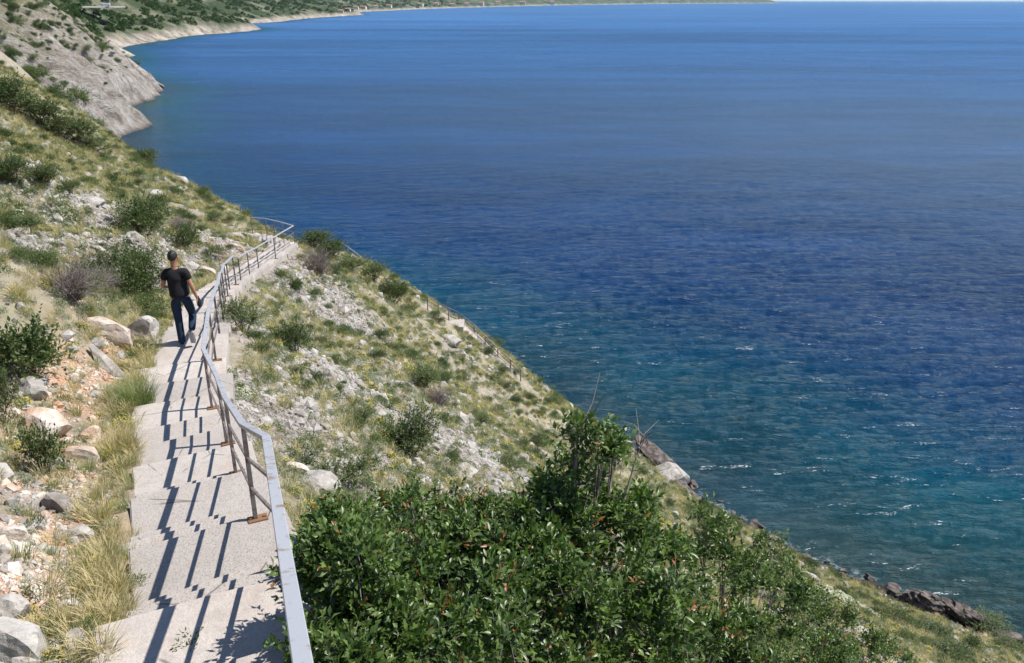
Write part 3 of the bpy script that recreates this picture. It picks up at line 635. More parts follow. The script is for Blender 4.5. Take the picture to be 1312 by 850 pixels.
def shrub_mesh(seed, blobs_, ntwig, nleaf, L, seedling=0, up=.4, twig=.003, lumps=0):
    """foliage on twigs through the outer volume of several unequal lobes; returns leaf and wood meshes"""
    r = np.random.default_rng(seed); A = Acc(); B = Acc(); vol = np.array([b[3]**2 for b in blobs_]); vol = vol/vol.sum()
    base = np.array([0, 0, 0.])
    for (x, y, z, rad, sz) in blobs_:
        c = np.array([x, y, z]); mid = (base+c)/2+r.normal(size=3)*rad*.18; mid[2] = c[2]*.45
        V, Qq = tube_np([base+r.normal(size=3)*.04, mid, c], [.012+.02*rad, .010+.012*rad, .006], 5); B.add(V, Qq)
        for _ in range(5):
            q = c+unit(1, r)[0]*rad*[.8, .8, .8*sz]; V, Qq = tube_np([mid*.4+c*.6, (c+q)/2+r.normal(size=3)*.05*rad, q], [.006+.006*rad, .005, .003], 4); B.add(V, Qq)
    if lumps:                              # every lobe breaks up into unequal knots of foliage with gaps between them
        fine = []
        for (x, y, z, rad, sz) in blobs_:
            for _ in range(lumps):
                d_ = unit(1, r)[0]; d_[2] = abs(d_[2])*1.1-.25; q = r.uniform(.55, 1.05)
                fine.append((x+d_[0]*rad*q, y+d_[1]*rad*q, z+d_[2]*rad*q, rad*r.uniform(.18, .40), 1.))
        blobs_ = fine; vol = np.array([b[3]**2 for b in blobs_]); vol = vol/vol.sum()
    which = r.choice(len(blobs_), ntwig, p=vol); bb = np.array(blobs_)[which]; bt = r.normal(size=len(blobs_))*.16
    dirs = unit(ntwig, r); dirs[:, 2] = np.where(dirs[:, 2] < -.35, -dirs[:, 2], dirs[:, 2])
    lump = 1+.30*np.sin(dirs[:, 0]*7+which*2.1)*np.sin(dirs[:, 1]*6+which)+.18*r.normal(size=ntwig)
    rad = bb[:, 3]*(r.random(ntwig)**.45)*np.clip(lump, .5, 1.35)
    C = bb[:, :3]+dirs*rad[:, None]*np.stack([np.ones(ntwig), np.ones(ntwig), bb[:, 4]], 1)
    C = C[C[:, 2] > .0]; dirs = dirs[:len(C)]; n = len(C)
    D = dirs+r.normal(size=(n, 3))*.55; D[:, 2] += up; D /= np.linalg.norm(D, axis=1)[:, None]
    tl = L*r.uniform(2.0, 3.6, n); tt = np.clip(r.normal(.48, .2, n)+bt[which[:n]], 0, .93); young = r.random(n) < seedling; 
    sub = r.random(n) < .4
    for p, d, l in zip(C[sub], D[sub], tl[sub]):
        V, Qq = tube_np([p-d*l*.8, p+d*l*.9], [twig, twig*.6], 3); B.add(V, Qq)
    for k in range(nleaf):
        f = k/(nleaf-1); a = r.random(n)*6.283
        S = np.cross(D, [0.3, .2, 1.]); S /= np.linalg.norm(S, axis=1)[:, None]; T2 = np.cross(D, S)
        side = S*np.cos(a+k*2.4)[:, None]+T2*np.sin(a+k*2.4)[:, None]
        ld = D*(.35+.6*f)+side*(1.1-.5*f)+r.normal(size=(n, 3))*.18; ld[:, 2] += .15
        pos = C+D*(tl*f)[:, None]
        U = np.tile([0, 0, 1.], (n, 1))+r.normal(size=(n, 3))*.55
        leaves(A, pos, ld, U, L*r.uniform(.5, 1.3, n), L*r.uniform(.32, .6, n), np.where(young & (f > .5), .99, np.clip(tt+r.normal(size=n)*.12, 0, .93)))
    return A.mesh('foliage'), B.mesh('branches')
def place_shrub(name, label, cat, group, lm, wm_, mats, loc, sc, rz=0):
    e = empty(name, loc, rz, label, cat, group); e.scale = sc if hasattr(sc, '__len__') else (sc,)*3
    o = link('foliage', lm, mats[0]); o.parent = e; o['kind'] = 'stuff'
    q = link('branch', wm_, mats[1]); q.parent = e; q['kind'] = 'stuff'; return e
# unit-size shrubs (about 1 m across): leaf meshes shared between copies
def lobes(seed, n, spread=.34, rad=(.2, .34), flat=1.):
    r = np.random.default_rng(seed); o = [(0, 0, .32, .34, .95)]
    for _ in range(n): a = r.random()*6.28; d = r.uniform(.5, 1)*spread; o.append((math.cos(a)*d, math.sin(a)*d, r.uniform(.18, .55)*flat, r.uniform(*rad), r.uniform(.7, 1)))
    return o
def variant(seed, n, twigs, nl, L, key, wood='bark', **k):
    lm, wm_ = shrub_mesh(seed, lobes(seed, n, **k), twigs, nl, L); return lm, wm_, (M[key], M[wood])
SV = {'round': [variant(s, 5, 620, 7, .045, 'leaf2') for s in (1, 2, 3)], 'broad': [variant(s, 4, 230, 7, .085, 'leaf2') for s in (4, 5)],
      'olive': [variant(s, 6, 520, 7, .04, 'leafy') for s in (6, 7)], 'loose': [variant(s, 7, 360, 7, .05, 'leaf2', spread=.55, rad=(.12, .25)) for s in (8, 9)]}
SHR = [  # u, v foot, width px, height px, kind, label
    (18, 142, 64, 56, 'round', 'dark green shrub at the left edge where the slope meets the far cliff'), (52, 158, 56, 40, 'round', 'dark shrub in the middle of the hedge-like row below the cliff'), (90, 182, 60, 42, 'round', 'large dark shrub at the low end of the row below the cliff'),
    (124, 194, 44, 24, 'olive', 'low green shrub ending the row above the crest'), (12, 232, 52, 42, 'round', 'dark shrub touching the left edge above the white flowers'), (54, 238, 44, 32, 'round', 'dark round shrub right of the one at the left edge'),
    (187, 212, 36, 26, 'round', 'small dark shrub sitting alone on the crest above the sea'), (92, 250, 26, 24, 'olive', 'small green shrub between the outcrops on the upper slope'), (175, 304, 78, 66, 'round', 'largest round shrub on the upper slope'),
    (150, 352, 70, 50, 'loose', 'loose shrub just below the largest round shrub'), (190, 392, 76, 78, 'round', 'tall dark shrub directly left of the walking man'), (243, 318, 30, 34, 'broad', 'small deep green shrub left of the far steps'),
    (30, 300, 66, 30, 'olive', 'bright green herb bush with white flowers at the left edge'), (48, 482, 88, 84, 'broad', 'broad-leaved dark shrub on the left bank above the rocks'), (4, 545, 50, 84, 'round', 'dense shrub cut by the left edge beside the rocks'),
    (58, 606, 48, 72, 'broad', 'small upright broad-leaved shrub in front of the stained rocks'), (314, 428, 58, 50, 'olive', 'leafy shrub right against the railing beyond the posts'), (374, 452, 52, 54, 'round', 'dark round shrub on the scree right of the railing shrub'),
    (402, 316, 44, 26, 'round', 'first shrub of the crest row next to the far railing corner'), (425, 330, 40, 30, 'round', 'second shrub of the crest row beside the short handrail'), (450, 346, 44, 26, 'olive', 'third shrub of the crest row below the short handrail'), (478, 358, 36, 26, 'olive', 'lowest shrub of the crest row before the yellow flowers'),
    (504, 390, 38, 40, 'round', 'upright dark shrub on the crest under yellow flowers'), (381, 374, 18, 20, 'broad', 'tiny dark shrub below the far railing'), (540, 496, 50, 40, 'olive', 'leafy green shrub in the middle of the right slope'), (458, 550, 46, 30, 'olive', 'yellowish green low shrub on the right slope'),
    (528, 590, 84, 70, 'round', 'dark tree-like shrub above the big near bush'), (430, 620, 84, 42, 'loose', 'low green shrub just uphill of the big bush'), (612, 545, 36, 20, 'olive', 'flat green shrub right of the tree-like shrub'), (655, 606, 44, 24, 'olive', 'flat green shrub near the upper edge of the big bush'),
    (482, 462, 26, 16, 'round', 'small dark green shrub on the upper right slope'), (684, 572, 28, 20, 'round', 'small round shrub near the crest of the right slope'), (752, 552, 34, 28, 'olive', 'green shrub on the crest above the shore'), (790, 590, 48, 34, 'loose', 'loose shrub on the crest behind the bare twigs'),
    (1186, 812, 56, 22, 'round', 'low dark shrub below the jagged rocks'), (1212, 842, 60, 22, 'round', 'low dark shrub at the bottom edge near the right corner'), (1270, 806, 56, 18, 'olive', 'flat green shrub near the right corner shore'), (1292, 832, 40, 20, 'olive', 'small green shrub in the bottom right corner'),
    (272, 285, 26, 14, 'olive', 'small green tuft shrub on the crest above the landing'), (210, 262, 30, 18, 'olive', 'low green shrub near the crest above the largest shrub'), (660, 480, 14, 10, 'round', 'small dark shrub beside the lower steps'), (738, 540, 22, 14, 'olive', 'tiny shrub at the end of the lower railing')]
cnt = {}
for k, (u, v, wp, hp, kind, lab) in enumerate(SHR):
    g, d = pick(u, v); i = cnt.get(kind, 0); cnt[kind] = i+1; lm, wm_, mm = SV[kind][i % len(SV[kind])]
    wv = wp*d/F; hv = hp*d/F*1.02
    e = place_shrub('shrub', lab, 'shrub', 'green shrubs on the hillside', lm, wm_, mm, g-Vector((0, 0, .06*hv)), (wv*1.02, wv*1.02, max(hv*1.15, .45*wv)), k*1.9)
# bare grey shrubs
def bare_mesh(seed, n=150):
    r = np.random.default_rng(seed); B = Acc()
    for _ in range(n):
        a = r.random()*6.28; t = r.uniform(.2, 1.2); d = np.array([math.cos(a)*t, math.sin(a)*t, 1.]); d /= np.linalg.norm(d); l = r.uniform(.35, .6)
        p = [np.array([r.normal()*.06, r.normal()*.06, 0])]
        for q in range(4): d = d+r.normal(size=3)*.22; d /= np.linalg.norm(d); p.append(p[-1]+d*l/3.2)
        V, Qq = tube_np(p, np.linspace(.008, .003, 5), 3); B.add(V, Qq)
        for q in range(5):
            s = p[r.integers(2, 5)]; dd = d+r.normal(size=3)*.7; V, Qq = tube_np([s, s+dd*.08, s+dd*.15+r.normal(size=3)*.02], [.0035, .003, .002], 3); B.add(V, Qq)
    return B.mesh('branches')
BV = [bare_mesh(1), bare_mesh(2)]
for k, (u, v, wp, hp, lab) in enumerate([(92, 386, 80, 44, 'bare grey twiggy shrub in the middle of the left slope'), (130, 376, 42, 28, 'smaller bare grey shrub right of the big bare one'), (408, 352, 40, 30, 'purplish bare shrub below the far railing corner'), (232, 300, 34, 20, 'pale leafless shrub above the man'), (560, 520, 40, 22, 'leafless grey shrub on the right slope')]):
    g, d = pick(u, v); e = empty('bare_shrub', g, k, lab, 'shrub', 'bare shrubs'); wv = wp*d/F; e.scale = (wv, wv, max(hp*d/F*1.5, wv*.5))
    o = link('branch', BV[k % 2], M['deadtwig']); o.parent = e; o['kind'] = 'stuff'

# big near bush right of the railing: five plants grown into one another
BIG = [  # label, root, lobes (u, v, depth, radius), twigs, leaf length, young share
    ('glossy dark green bush leaning on the near railing', [(428, 760, 5.2, .33), (450, 800, 5.0, .40), (438, 860, 4.6, .30), (425, 705, 6.0, .24), (500, 850, 4.9, .40), (455, 720, 5.9, .38)], 2300, .060, .03),
    ('wide glossy bush in the middle of the bottom edge', [(540, 790, 5.6, .46), (610, 740, 6.1, .46), (640, 830, 5.5, .46), (540, 690, 6.6, .40), (700, 790, 6.0, .46), (580, 860, 5.0, .4)], 3000, .062, .035),
    ('low bush with reddish shoots behind the wide one', [(445, 692, 7.0, .27), (500, 682, 7.4, .28), (560, 684, 7.4, .28), (620, 694, 7.4, .32), (415, 690, 7.0, .16), (490, 712, 6.7, .30), (660, 668, 8.2, .24), (530, 655, 8.2, .16)], 2500, .056, .12),
    ('tall bush with bare twigs rising against the sea', [(740, 640, 7.2, .36), (765, 585, 7.0, .22), (700, 700, 7.0, .40), (790, 700, 7.4, .42), (815, 665, 7.8, .22), (735, 560, 6.9, .12), (860, 740, 8.0, .32), (800, 790, 6.6, .5), (785, 585, 7.2, .12), (690, 645, 7.4, .25)], 2900, .070, .02),
    ('bush at the right end of the green thicket', [(900, 800, 8.6, .55), (930, 730, 9.6, .42), (980, 790, 10.2, .52), (900, 680, 9.4, .26), (1000, 740, 11.5, .34), (870, 850, 7.4, .5), (960, 855, 9.2, .6), (990, 705, 11.2, .2)], 3800, .064, .03),
    ('fine-leaved bush trailing down toward the shore', [(1050, 830, 12.5, .62), (1100, 850, 13.5, .55), (1030, 790, 13, .45), (1085, 815, 14.5, .4), (1140, 850, 15.5, .42), (1040, 860, 11, .6)], 3400, .056, .06)]
for k, (lab, lb, nt, L, yg) in enumerate(BIG):
    pts_ = np.array([P(u, v, d) for u, v, d, r_ in lb]); rc = pts_.mean(0); gz = float(land(rc[:1], rc[1:2])[0]); root = np.array([rc[0], rc[1], gz])
    bl = [(*(p-root), r_, 1.) for p, (_, _, _, r_) in zip(pts_, lb)]
    # an inner mass so that the bush is closed down to the ground
    for p, (_, _, _, r_) in zip(pts_, lb):
        g = float(land(p[:1], p[1:2])[0]); hgt = p[2]-g
        if hgt > r_*1.6: bl.append((p[0]-root[0], p[1]-root[1], g+hgt*.42-root[2], r_*1.1, 1.2))
    lm, wm_ = shrub_mesh(50+k, [b for b in bl], int(nt*1.15), 8, L, yg, .35, .003, 8)
    place_shrub('glossy_bush', lab, 'bush', 'glossy bushes beside the stairway', lm, wm_, (M['leaf'], M['twig']), root, 1)
for k, (a, b, lab) in enumerate([((733, 640, 7), (742, 545, 6.9), 'bare forked twig standing up left of the tall bush top'), ((800, 640, 7.3), (824, 556, 7.3), 'bare twig standing right of the tall bush top')]):
    A0, B0 = P(*a), P(*b); B = Acc(); r = np.random.default_rng(k)
    m_ = (A0+B0)/2+r.normal(size=3)*.04; V, Qq = tube_np([A0, m_, B0], [.012, .009, .004], 5); B.add(V, Qq)
    for q in range(7):
        s = A0+(B0-A0)*r.uniform(.4, 1); dd = (B0-A0)*.3+r.normal(size=3)*.12; V, Qq = tube_np([s, s+dd*.5+r.normal(size=3)*.02, s+dd], [.006, .004, .002], 4); B.add(V, Qq)
    tag(link('bare_twig', B.mesh('bare_twig'), M['twig']), lab, 'twig', 'bare twigs in the big bush')
# ------------------------------------------------------------------ ground cover (nobody could count it)
def tuft_mesh(name, seed, n, h, spread, wd, lean=.5, heads=0, tintr=(.1, .9), segs=4):
    r = np.random.default_rng(seed); A = Acc()
    a = r.random(n)*6.283; rad = spread*np.sqrt(r.random(n)); base = np.stack([np.cos(a)*rad, np.sin(a)*rad, np.zeros(n)], 1)
    a2 = a+r.normal(size=n)*.7; out = np.stack([np.cos(a2), np.sin(a2), np.zeros(n)], 1); H = h*r.uniform(.55, 1.1, n); ln = lean*r.uniform(.2, 1.2, n)
    side = np.stack([-np.sin(a2+r.normal(size=n)), np.cos(a2), np.zeros(n)], 1); side /= np.linalg.norm(side, axis=1)[:, None]
    rows = []
    for k in range(segs+1):
        t = k/segs; c = base+out*(ln*H*t*t)[:, None]+np.array([0, 0, 1.])*(H*(t-.28*ln*t*t))[:, None]
        w_ = wd*(1-t**1.5)+.0004
        if heads and k >= segs-1: w_ = wd*(2.2 if k == segs-1 else .2)
        ww = np.where(r.random(n) < 1.1, w_, w_)[:, None]
        rows += [c-side*ww, c+side*ww]
    V = np.stack(rows, 1).reshape(-1, 3); m = 2*(segs+1); i = np.arange(n)[:, None]*m
    Qd = np.concatenate([i+[2*k, 2*k+1, 2*k+3, 2*k+2] for k in range(segs)], 0)
    A.add(V, Qd, None, np.repeat(r.uniform(*tintr, n), m)); return A.mesh(name)
def cushion_mesh(name, seed, n, rad, hgt, L, wd=.35, up=.5, tintr=(.05, .9)):
    r = np.random.default_rng(seed); A = Acc(); d = unit(n, r); d[:, 2] = np.abs(d[:, 2]); q = r.random(n)**.35
    lump = 1+.3*np.sin(d[:, 0]*5+seed)*np.sin(d[:, 1]*6)
    C = d*np.array([rad, rad, hgt])*(q*lump)[:, None]; D = d+r.normal(size=(n, 3))*.5; D[:, 2] += up
    leaves(A, C, D, unit(n, r)*.5+np.array([0, 0, 1.]), L*r.uniform(.6, 1.4, n), L*wd*r.uniform(.7, 1.3, n), r.uniform(*tintr, n), .2, False); return A.mesh(name)
def flower_mesh(name, seed, n, rad, hgt, s):
    r = np.random.default_rng(seed); A = Acc(); d = unit(n, r); d[:, 2] = np.abs(d[:, 2])+.25; d /= np.linalg.norm(d, axis=1)[:, None]
    C = d*np.array([rad, rad, hgt])*r.uniform(.9, 1.08, n)[:, None]; a = r.random(n)*6.28
    V = [C+np.stack([np.cos(a+k*1.257), np.sin(a+k*1.257), np.full(n, .15*((k % 2)-.5))], 1)*s for k in range(5)]
    V = np.stack(V, 1).reshape(-1, 3); i = np.arange(n)[:, None]*5
    A.add(V, None, np.concatenate([i+[0, 1, 2], i+[0, 2, 3], i+[0, 3, 4]], 0), np.repeat(r.random(n), 5)); return A.mesh(name)
def scatter(name, pts, sc, templates, mats, align=None, tilt=0.15, rz=None):
    n = len(pts); r = np.random.default_rng(len(name)+n)
    rot = np.stack([r.normal(size=n)*tilt, r.normal(size=n)*tilt, r.random(n)*6.283], 1)
    me = mesh_np(name, pts, None, None, False, {'sc': sc, 'rt': rot}); ia = me.attributes.new('ix', 'INT', 'POINT'); ia.data.foreach_set('value', r.integers(0, len(templates), n).astype(np.int32))
    o = link(name, me); o['kind'] = 'stuff'; mod = o.modifiers.new('scatter', 'NODES'); ng = bpy.data.node_groups.new(name+'_nodes', 'GeometryNodeTree'); mod.node_group = ng
    ng.interface.new_socket('Geometry', in_out='INPUT', socket_type='NodeSocketGeometry'); ng.interface.new_socket('Geometry', in_out='OUTPUT', socket_type='NodeSocketGeometry')
    gi = ng.nodes.new('NodeGroupInput'); go = ng.nodes.new('NodeGroupOutput'); iop = ng.nodes.new('GeometryNodeInstanceOnPoints'); J = ng.nodes.new('GeometryNodeJoinGeometry')
    for tm_, mt in reversed(list(zip(templates, mats))):
        if not tm_.materials: tm_.materials.append(mt)
        ob = bpy.data.objects.new(tm_.name, tm_); oi = ng.nodes.new('GeometryNodeObjectInfo'); oi.inputs['Object'].default_value = ob
        g2 = ng.nodes.new('GeometryNodeGeometryToInstance'); ng.links.new(oi.outputs['Geometry'], g2.inputs[0]); ng.links.new(g2.outputs[0], J.inputs[0])
    def na(nm, ty):
        q = ng.nodes.new('GeometryNodeInputNamedAttribute'); q.data_type = ty; q.inputs[0].default_value = nm; return q.outputs[0]
    ng.links.new(gi.outputs[0], iop.inputs['Points']); ng.links.new(J.outputs[0], iop.inputs['Instance']); iop.inputs['Pick Instance'].default_value = True
    ng.links.new(na('ix', 'INT'), iop.inputs['Instance Index']); ng.links.new(na('rt', 'FLOAT_VECTOR'), iop.inputs['Rotation']); ng.links.new(na('sc', 'FLOAT'), iop.inputs['Scale'])
    ng.links.new(iop.outputs[0], go.inputs[0]); return o
# candidates over the near hillside, thinner with distance
NC = 150000
cr = 2.3+(112-2.3)*RNG.random(NC)**1.15; ca = R(-50)+R(100)*RNG.random(NC)
cx, cy = cr*np.sin(ca), cr*np.cos(ca); cs = shore_dist(cx, cy); cd, cside, cpy = path_dist(cx, cy)
ok = (low_dist(cx, cy) > .9) & (cs > 1.5) & ((cd > np.where(cside > 0, .52, .80)+.2*RNG.random(NC)) | (cy > 46)) & ~((cside < 0) & (cd < .85)); cx, cy, cr, cs, cd, cside = [q[ok] for q in (cx, cy, cr, cs, cd, cside)]
cz = land(cx, cy)
# keep what could be seen from the stairway (not far down behind the crest)
vu = 656+F*cx/(F*CP*cy/F*CP*0+ (cy*CP-cz*SP)); 
ok = (vu > -160) & (vu < 1480); cx, cy, cz, cr, cs, cd, cside = [q[ok] for q in (cx, cy, cz, cr, cs, cd, cside)]
n1 = fbm(cx/5, cy/5, 4); n2 = fbm(cx/2.1+40, cy/2.1, 3); n3 = fbm(cx/9+80, cy/9, 3); scr = blobs(SCREE, cx, cy)*sstep(-.25, .45, fbm(cx/1.7+5, cy/1.7, 4)+.12); org = blobs(ORANGE, cx, cy)
u = RNG.random(len(cx)); edge = (cside > 0) & (cd < 2.0) & (cr < 20)
bare = np.clip(scr*.95+org*.8*(1-edge*.45), 0, .96)
dens = sstep(-.5, .25, fbm(cx/1.4+3, cy/1.4, 4)+.10); left0 = cx < np.interp(cy, RAIL[:, 1], RAIL[:, 0])
bank = left0 & (cr < 15) & (cd > 1.0)
alive = (RNG.random(len(cx)) > bare) & (RNG.random(len(cx)) < dens*np.where(left0, 1, .85)) & ~(bank & (RNG.random(len(cx)) < .45))
grow = .5+np.clip(cr/62, 0, 1.2)             # plants farther off stand for wider clumps
left = (cx < np.interp(cy, RAIL[:, 1], RAIL[:, 0]))
pd = .40+.4*n1+.10*left; pg = .10-.3*n1+.10*left+.25*n2; ph = .52+.5*n2-.16*left; py_ = .10+.5*np.clip(n3, 0, 1)
near = cr < 12
kind = np.full(len(cx), -1); tot = 0
W = np.stack([np.clip(q, .02, None) for q in (pd, pg, ph, py_)], 1); W /= W.sum(1)[:, None]; cum = W.cumsum(1); rr_ = RNG.random(len(cx))
kind = (rr_[:, None] > cum).sum(1)
pos = np.stack([cx, cy, cz-.015], 1)
def sel(m): return pos[m], grow[m]*RNG.uniform(.65, 1.25, int(m.sum()))
thin = RNG.random(len(cx)) < .80
m = alive & (kind == 0) & thin; p, s = sel(m)
DRY = [tuft_mesh('dry_tuft', s_, 46, .42, .10, .0028, .75, 1) for s_ in range(3)]+[tuft_mesh('dry_tuft', 9, 60, .28, .14, .003, .9)]
scatter('dry_grass', p, s*.78, DRY, [M['dry']]*4)
m = alive & (kind == 1) & thin; p, s = sel(m)
GRN = [tuft_mesh('green_tuft', 20+s_, 55, .34, .12, .0036, .6) for s_ in range(3)]
scatter('green_grass', p, s*.8, GRN, [M['green']]*3)
m = alive & (kind == 2) & thin; p, s = sel(m)
GRY = [cushion_mesh('herb_cushion', 30+s_, 300, .17, .15, .042, .3) for s_ in range(3)]
scatter('silver_herbs', p, s*.95, GRY, [M['grey']]*3)
m = alive & (kind == 2) & (RNG.random(len(cx)) < .32); p, s = sel(m)
OLV = [cushion_mesh('green_cushion', 40+s_, 280, .19, .17, .042, .42) for s_ in range(3)]
scatter('low_green_herbs', p+RNG.normal(size=p.shape)*[.2, .2, 0], s*.9, OLV, [M['leafy']]*3)
m = alive & (kind == 3) & (RNG.random(len(cx)) < .5); p, s = sel(m)
YEL = [flower_mesh('yellow_heads', 50+s_, 60, .18, .20, .015) for s_ in range(2)]
scatter('yellow_flowers', p, s*.95, YEL, [M['yellow']]*2)
scatter('flower_stems', p, s*.85, [GRY[0].copy(), OLV[0].copy(), OLV[1].copy()], [M['grey'], M['leafy'], M['leafy']])
# white flowers by the left edge and in a clump near the lower shore
WF = []
for (u_, v_, rad, n_) in [((30), 262, 3.0, 40), (60, 280, 2, 30), (10, 240, 2, 20), (300, 500, .35, 12), (285, 482, .3, 8), (1085, 772, 1.4, 26), (1100, 782, 1.0, 20), (1060, 765, .9, 14), (165, 330, 1.4, 8), (640, 600, 1, 8)]:
    g, d = pick(u_, v_)
    for _ in range(n_): a = random.random()*6.28; q = rad*math.sqrt(random.random()); WF.append((g.x+math.cos(a)*q, g.y+math.sin(a)*q))
WF = np.array(WF); wz = land(WF[:, 0], WF[:, 1]); wr = np.hypot(WF[:, 0], WF[:, 1])
scatter('white_flowers', np.c_[WF, wz+.05], np.clip(wr/28, .5, 1.6), [flower_mesh('white_heads', 60+s_, 30, .16, .24, .014) for s_ in range(2)], [M['white']]*2)
scatter('white_flower_leaves', np.c_[WF, wz], np.clip(wr/28, .5, 1.6), [OLV[0].copy(), OLV[1].copy()], [M['leafy']]*2)
# thick grass fringe along the left edge of the treads
FR = []
for _ in range(330):
    y = random.uniform(2.4, 15.5); 
    if float(fbm(np.array([y*.8]), np.array([3.3]), 2)[0]) < -.12 and random.random() < .75: continue
    if 4.0 < y < 4.75 and random.random() < .8: continue
    n = bend_normal(y); q = 1.06+abs(random.gauss(0, .30)); FR.append((rail_pt(y)+n.x*q, y+n.y*q))
FR = np.array(FR); fz = land(FR[:, 0], FR[:, 1])
fr_n = fbm(FR[:, 0]*.9, FR[:, 1]*.9, 3)
mm = fr_n < .05
scatter('verge_straw', np.c_[FR, fz][~mm], RNG.uniform(.3, .72, (~mm).sum()), [q.copy() for q in DRY], [M['dry']]*4)
scatter('verge_grass', np.c_[FR, fz][mm], RNG.uniform(.35, .75, mm.sum()), [q.copy() for q in GRN]+[DRY[0].copy()], [M['green']]*3+[M['dry']])
# the round green grass tussock where the treads begin
for k, (u_, v_, lab) in enumerate([(176, 520, 'rounded tussock of fresh green grass at the left edge of the treads'), (150, 585, 'pale grass tussock below the fresh green one'), (78, 812, 'small yellow grass tussock near the lowest left rocks')]):
    g, d = pick(u_, v_); o = link('grass_tussock', tuft_mesh('grass_tussock', 80+k, 700 if k < 2 else 400, (.5, .42, .2)[k], (.26, .24, .11)[k], .003, .7), M['green'] if k == 0 else M['dry'], loc=g-Vector((0, 0, .02)))
    tag(o, lab, 'grass', 'grass tussocks beside the stairway')
# loose stones and gravel
ST = [rock_mesh('stone', 70+s_, 1, 6) for s_ in range(5)]; ST2 = [rock_mesh('stone', 80+s_, 1, 6) for s_ in range(3)]
u2 = RNG.random(len(cx)); ms = (u2 < scr*.95) | (RNG.random(len(cx)) < np.where(left, .10, .20)+.30*bank)
ps = pos[ms]+RNG.normal(size=(ms.sum(), 3))*[.15, .15, 0]; 
sz = np.clip(np.exp(RNG.normal(size=len(ps))*.55)*.042*(.5+np.clip(cr[ms]/30, 0, 2)), .02, .40)
ps[:, 2] = land(ps[:, 0], ps[:, 1])+sz*.1
scatter('loose_stones', ps, sz, ST, [M['rock']]*5, tilt=.6)
# denser small gravel in the near lanes and on the orange bank
def lane(L, n, rmax):
    o = []
    for p_, r_, a_ in L:
        if p_.length > rmax: continue
        k = int(n*a_*min(r_, 1.6)**2); q = RNG.normal(size=(k, 2))*r_*.62; o.append(q+[p_.x, p_.y])
    o = np.concatenate(o); d_, s_, _ = path_dist(o[:, 0], o[:, 1]); o = o[d_ > .8]; return np.c_[o, land(o[:, 0], o[:, 1])]
g1 = lane(SCREE, 1300, 45); s1 = np.clip(np.exp(RNG.normal(size=len(g1))*.5)*.026*(.45+np.hypot(g1[:, 0], g1[:, 1])/26), .01, .2)
scatter('scree', g1+[0, 0, .005], s1, [q.copy() for q in ST], [M['rock']]*5, tilt=.6)
g2 = lane(ORANGE, 1400, 30); s2 = np.clip(np.exp(RNG.normal(size=len(g2))*.6)*.020, .006, .09)
for q in ST2: q.materials.append(M['rockwarm'])
scatter('orange_gravel', g2+[0, 0, .004], s2, ST2, [M['rockwarm']]*3, tilt=.6)
# broken dark rock along the waterline
WL = []
for a, b in zip(SHORE[2:15], SHORE[3:16]):
    for _ in range(int(np.linalg.norm(b-a)*2.2)): t = random.random(); WL.append(a+(b-a)*t+RNG.normal(size=2)*.7+np.array([-.6, -.6]))
WL = np.array(WL); wlz = np.maximum(land(WL[:, 0], WL[:, 1]), SEA-.15); wr2 = np.clip(np.exp(RNG.normal(size=len(WL))*.6)*.36, .12, 1.1)
scatter('waterline_rocks', np.c_[WL, wlz], wr2, [rock_mesh('shore_stone', 90+s_, 2, 8, 9, (1, .8, .6)) for s_ in range(3)], [M['rockdark']]*3, tilt=.5)
# scrub clumps: on the near slope, the cliff and the far hills
m = alive & (RNG.random(len(cx)) < .05+.05*(n1 > .1)) & (cr > 16); p = pos[m]; s = np.clip(RNG.gamma(2.5, .13, m.sum())*(.5+cr[m]/70), .12, 1.2)
scatter('low_scrub', p, s, [SV['round'][0][0].copy(), SV['olive'][0][0].copy(), SV['loose'][0][0].copy()], [M['leaf2'], M['leafy'], M['leaf2']], tilt=.1)
hx = -RNG.uniform(40, 420, 15000); hy = RNG.uniform(120, 560, 15000); hs = shore_dist(hx, hy); hn = fbm(hx/45, hy/45, 4)
k = (hs > 9) & (RNG.random(15000) < np.clip(.5+1.2*hn+(hs-30)/150, .10, .95)) & (hs < 190); hx, hy = hx[k], hy[k]; hzz = land(hx, hy)
scatter('cliff_scrub', np.c_[hx, hy, hzz], RNG.gamma(2.2, .75, len(hx))+.5, [SV['round'][1][0].copy(), SV['olive'][1][0].copy()], [M['leaf2'], M['leafy']], tilt=.1)
# wooded far hills
def clump(seed, n=70):
    r = np.random.default_rng(seed); A = Acc(); d = unit(n, r); d[:, 2] = np.abs(d[:, 2]); C = d*[.5, .5, .55]*r.uniform(.6, 1, n)[:, None]
    leaves(A, C, d+r.normal(size=(n, 3))*.6, unit(n, r)+[0, 0, 1], np.full(n, .34), np.full(n, .26), r.random(n), .2, False); return A.mesh('crown')
ta = R(-50)+R(90)*RNG.random(60000); tr = np.exp(RNG.uniform(math.log(620), math.log(6500), 60000)); tx, ty = tr*np.sin(ta), tr*np.cos(ta)
tz, ts = farland(tx, ty); rowm = np.sin((tx*.35+ty*.94)/9.5) > -.35
k = (ts > 18) & (ts < 900) & rowm & (fbm(tx/70, ty/70, 3)+.55 > RNG.random(60000)*.6) & (tx/tr < .1); tx, ty, tz, tr = tx[k], ty[k], tz[k], tr[k]
scatter('hill_woods', np.c_[tx, ty, tz-.5], RNG.uniform(4, 8, len(tx))*(1+tr/4500), [clump(s_) for s_ in range(3)], [M['leaf2']]*3, tilt=.05)
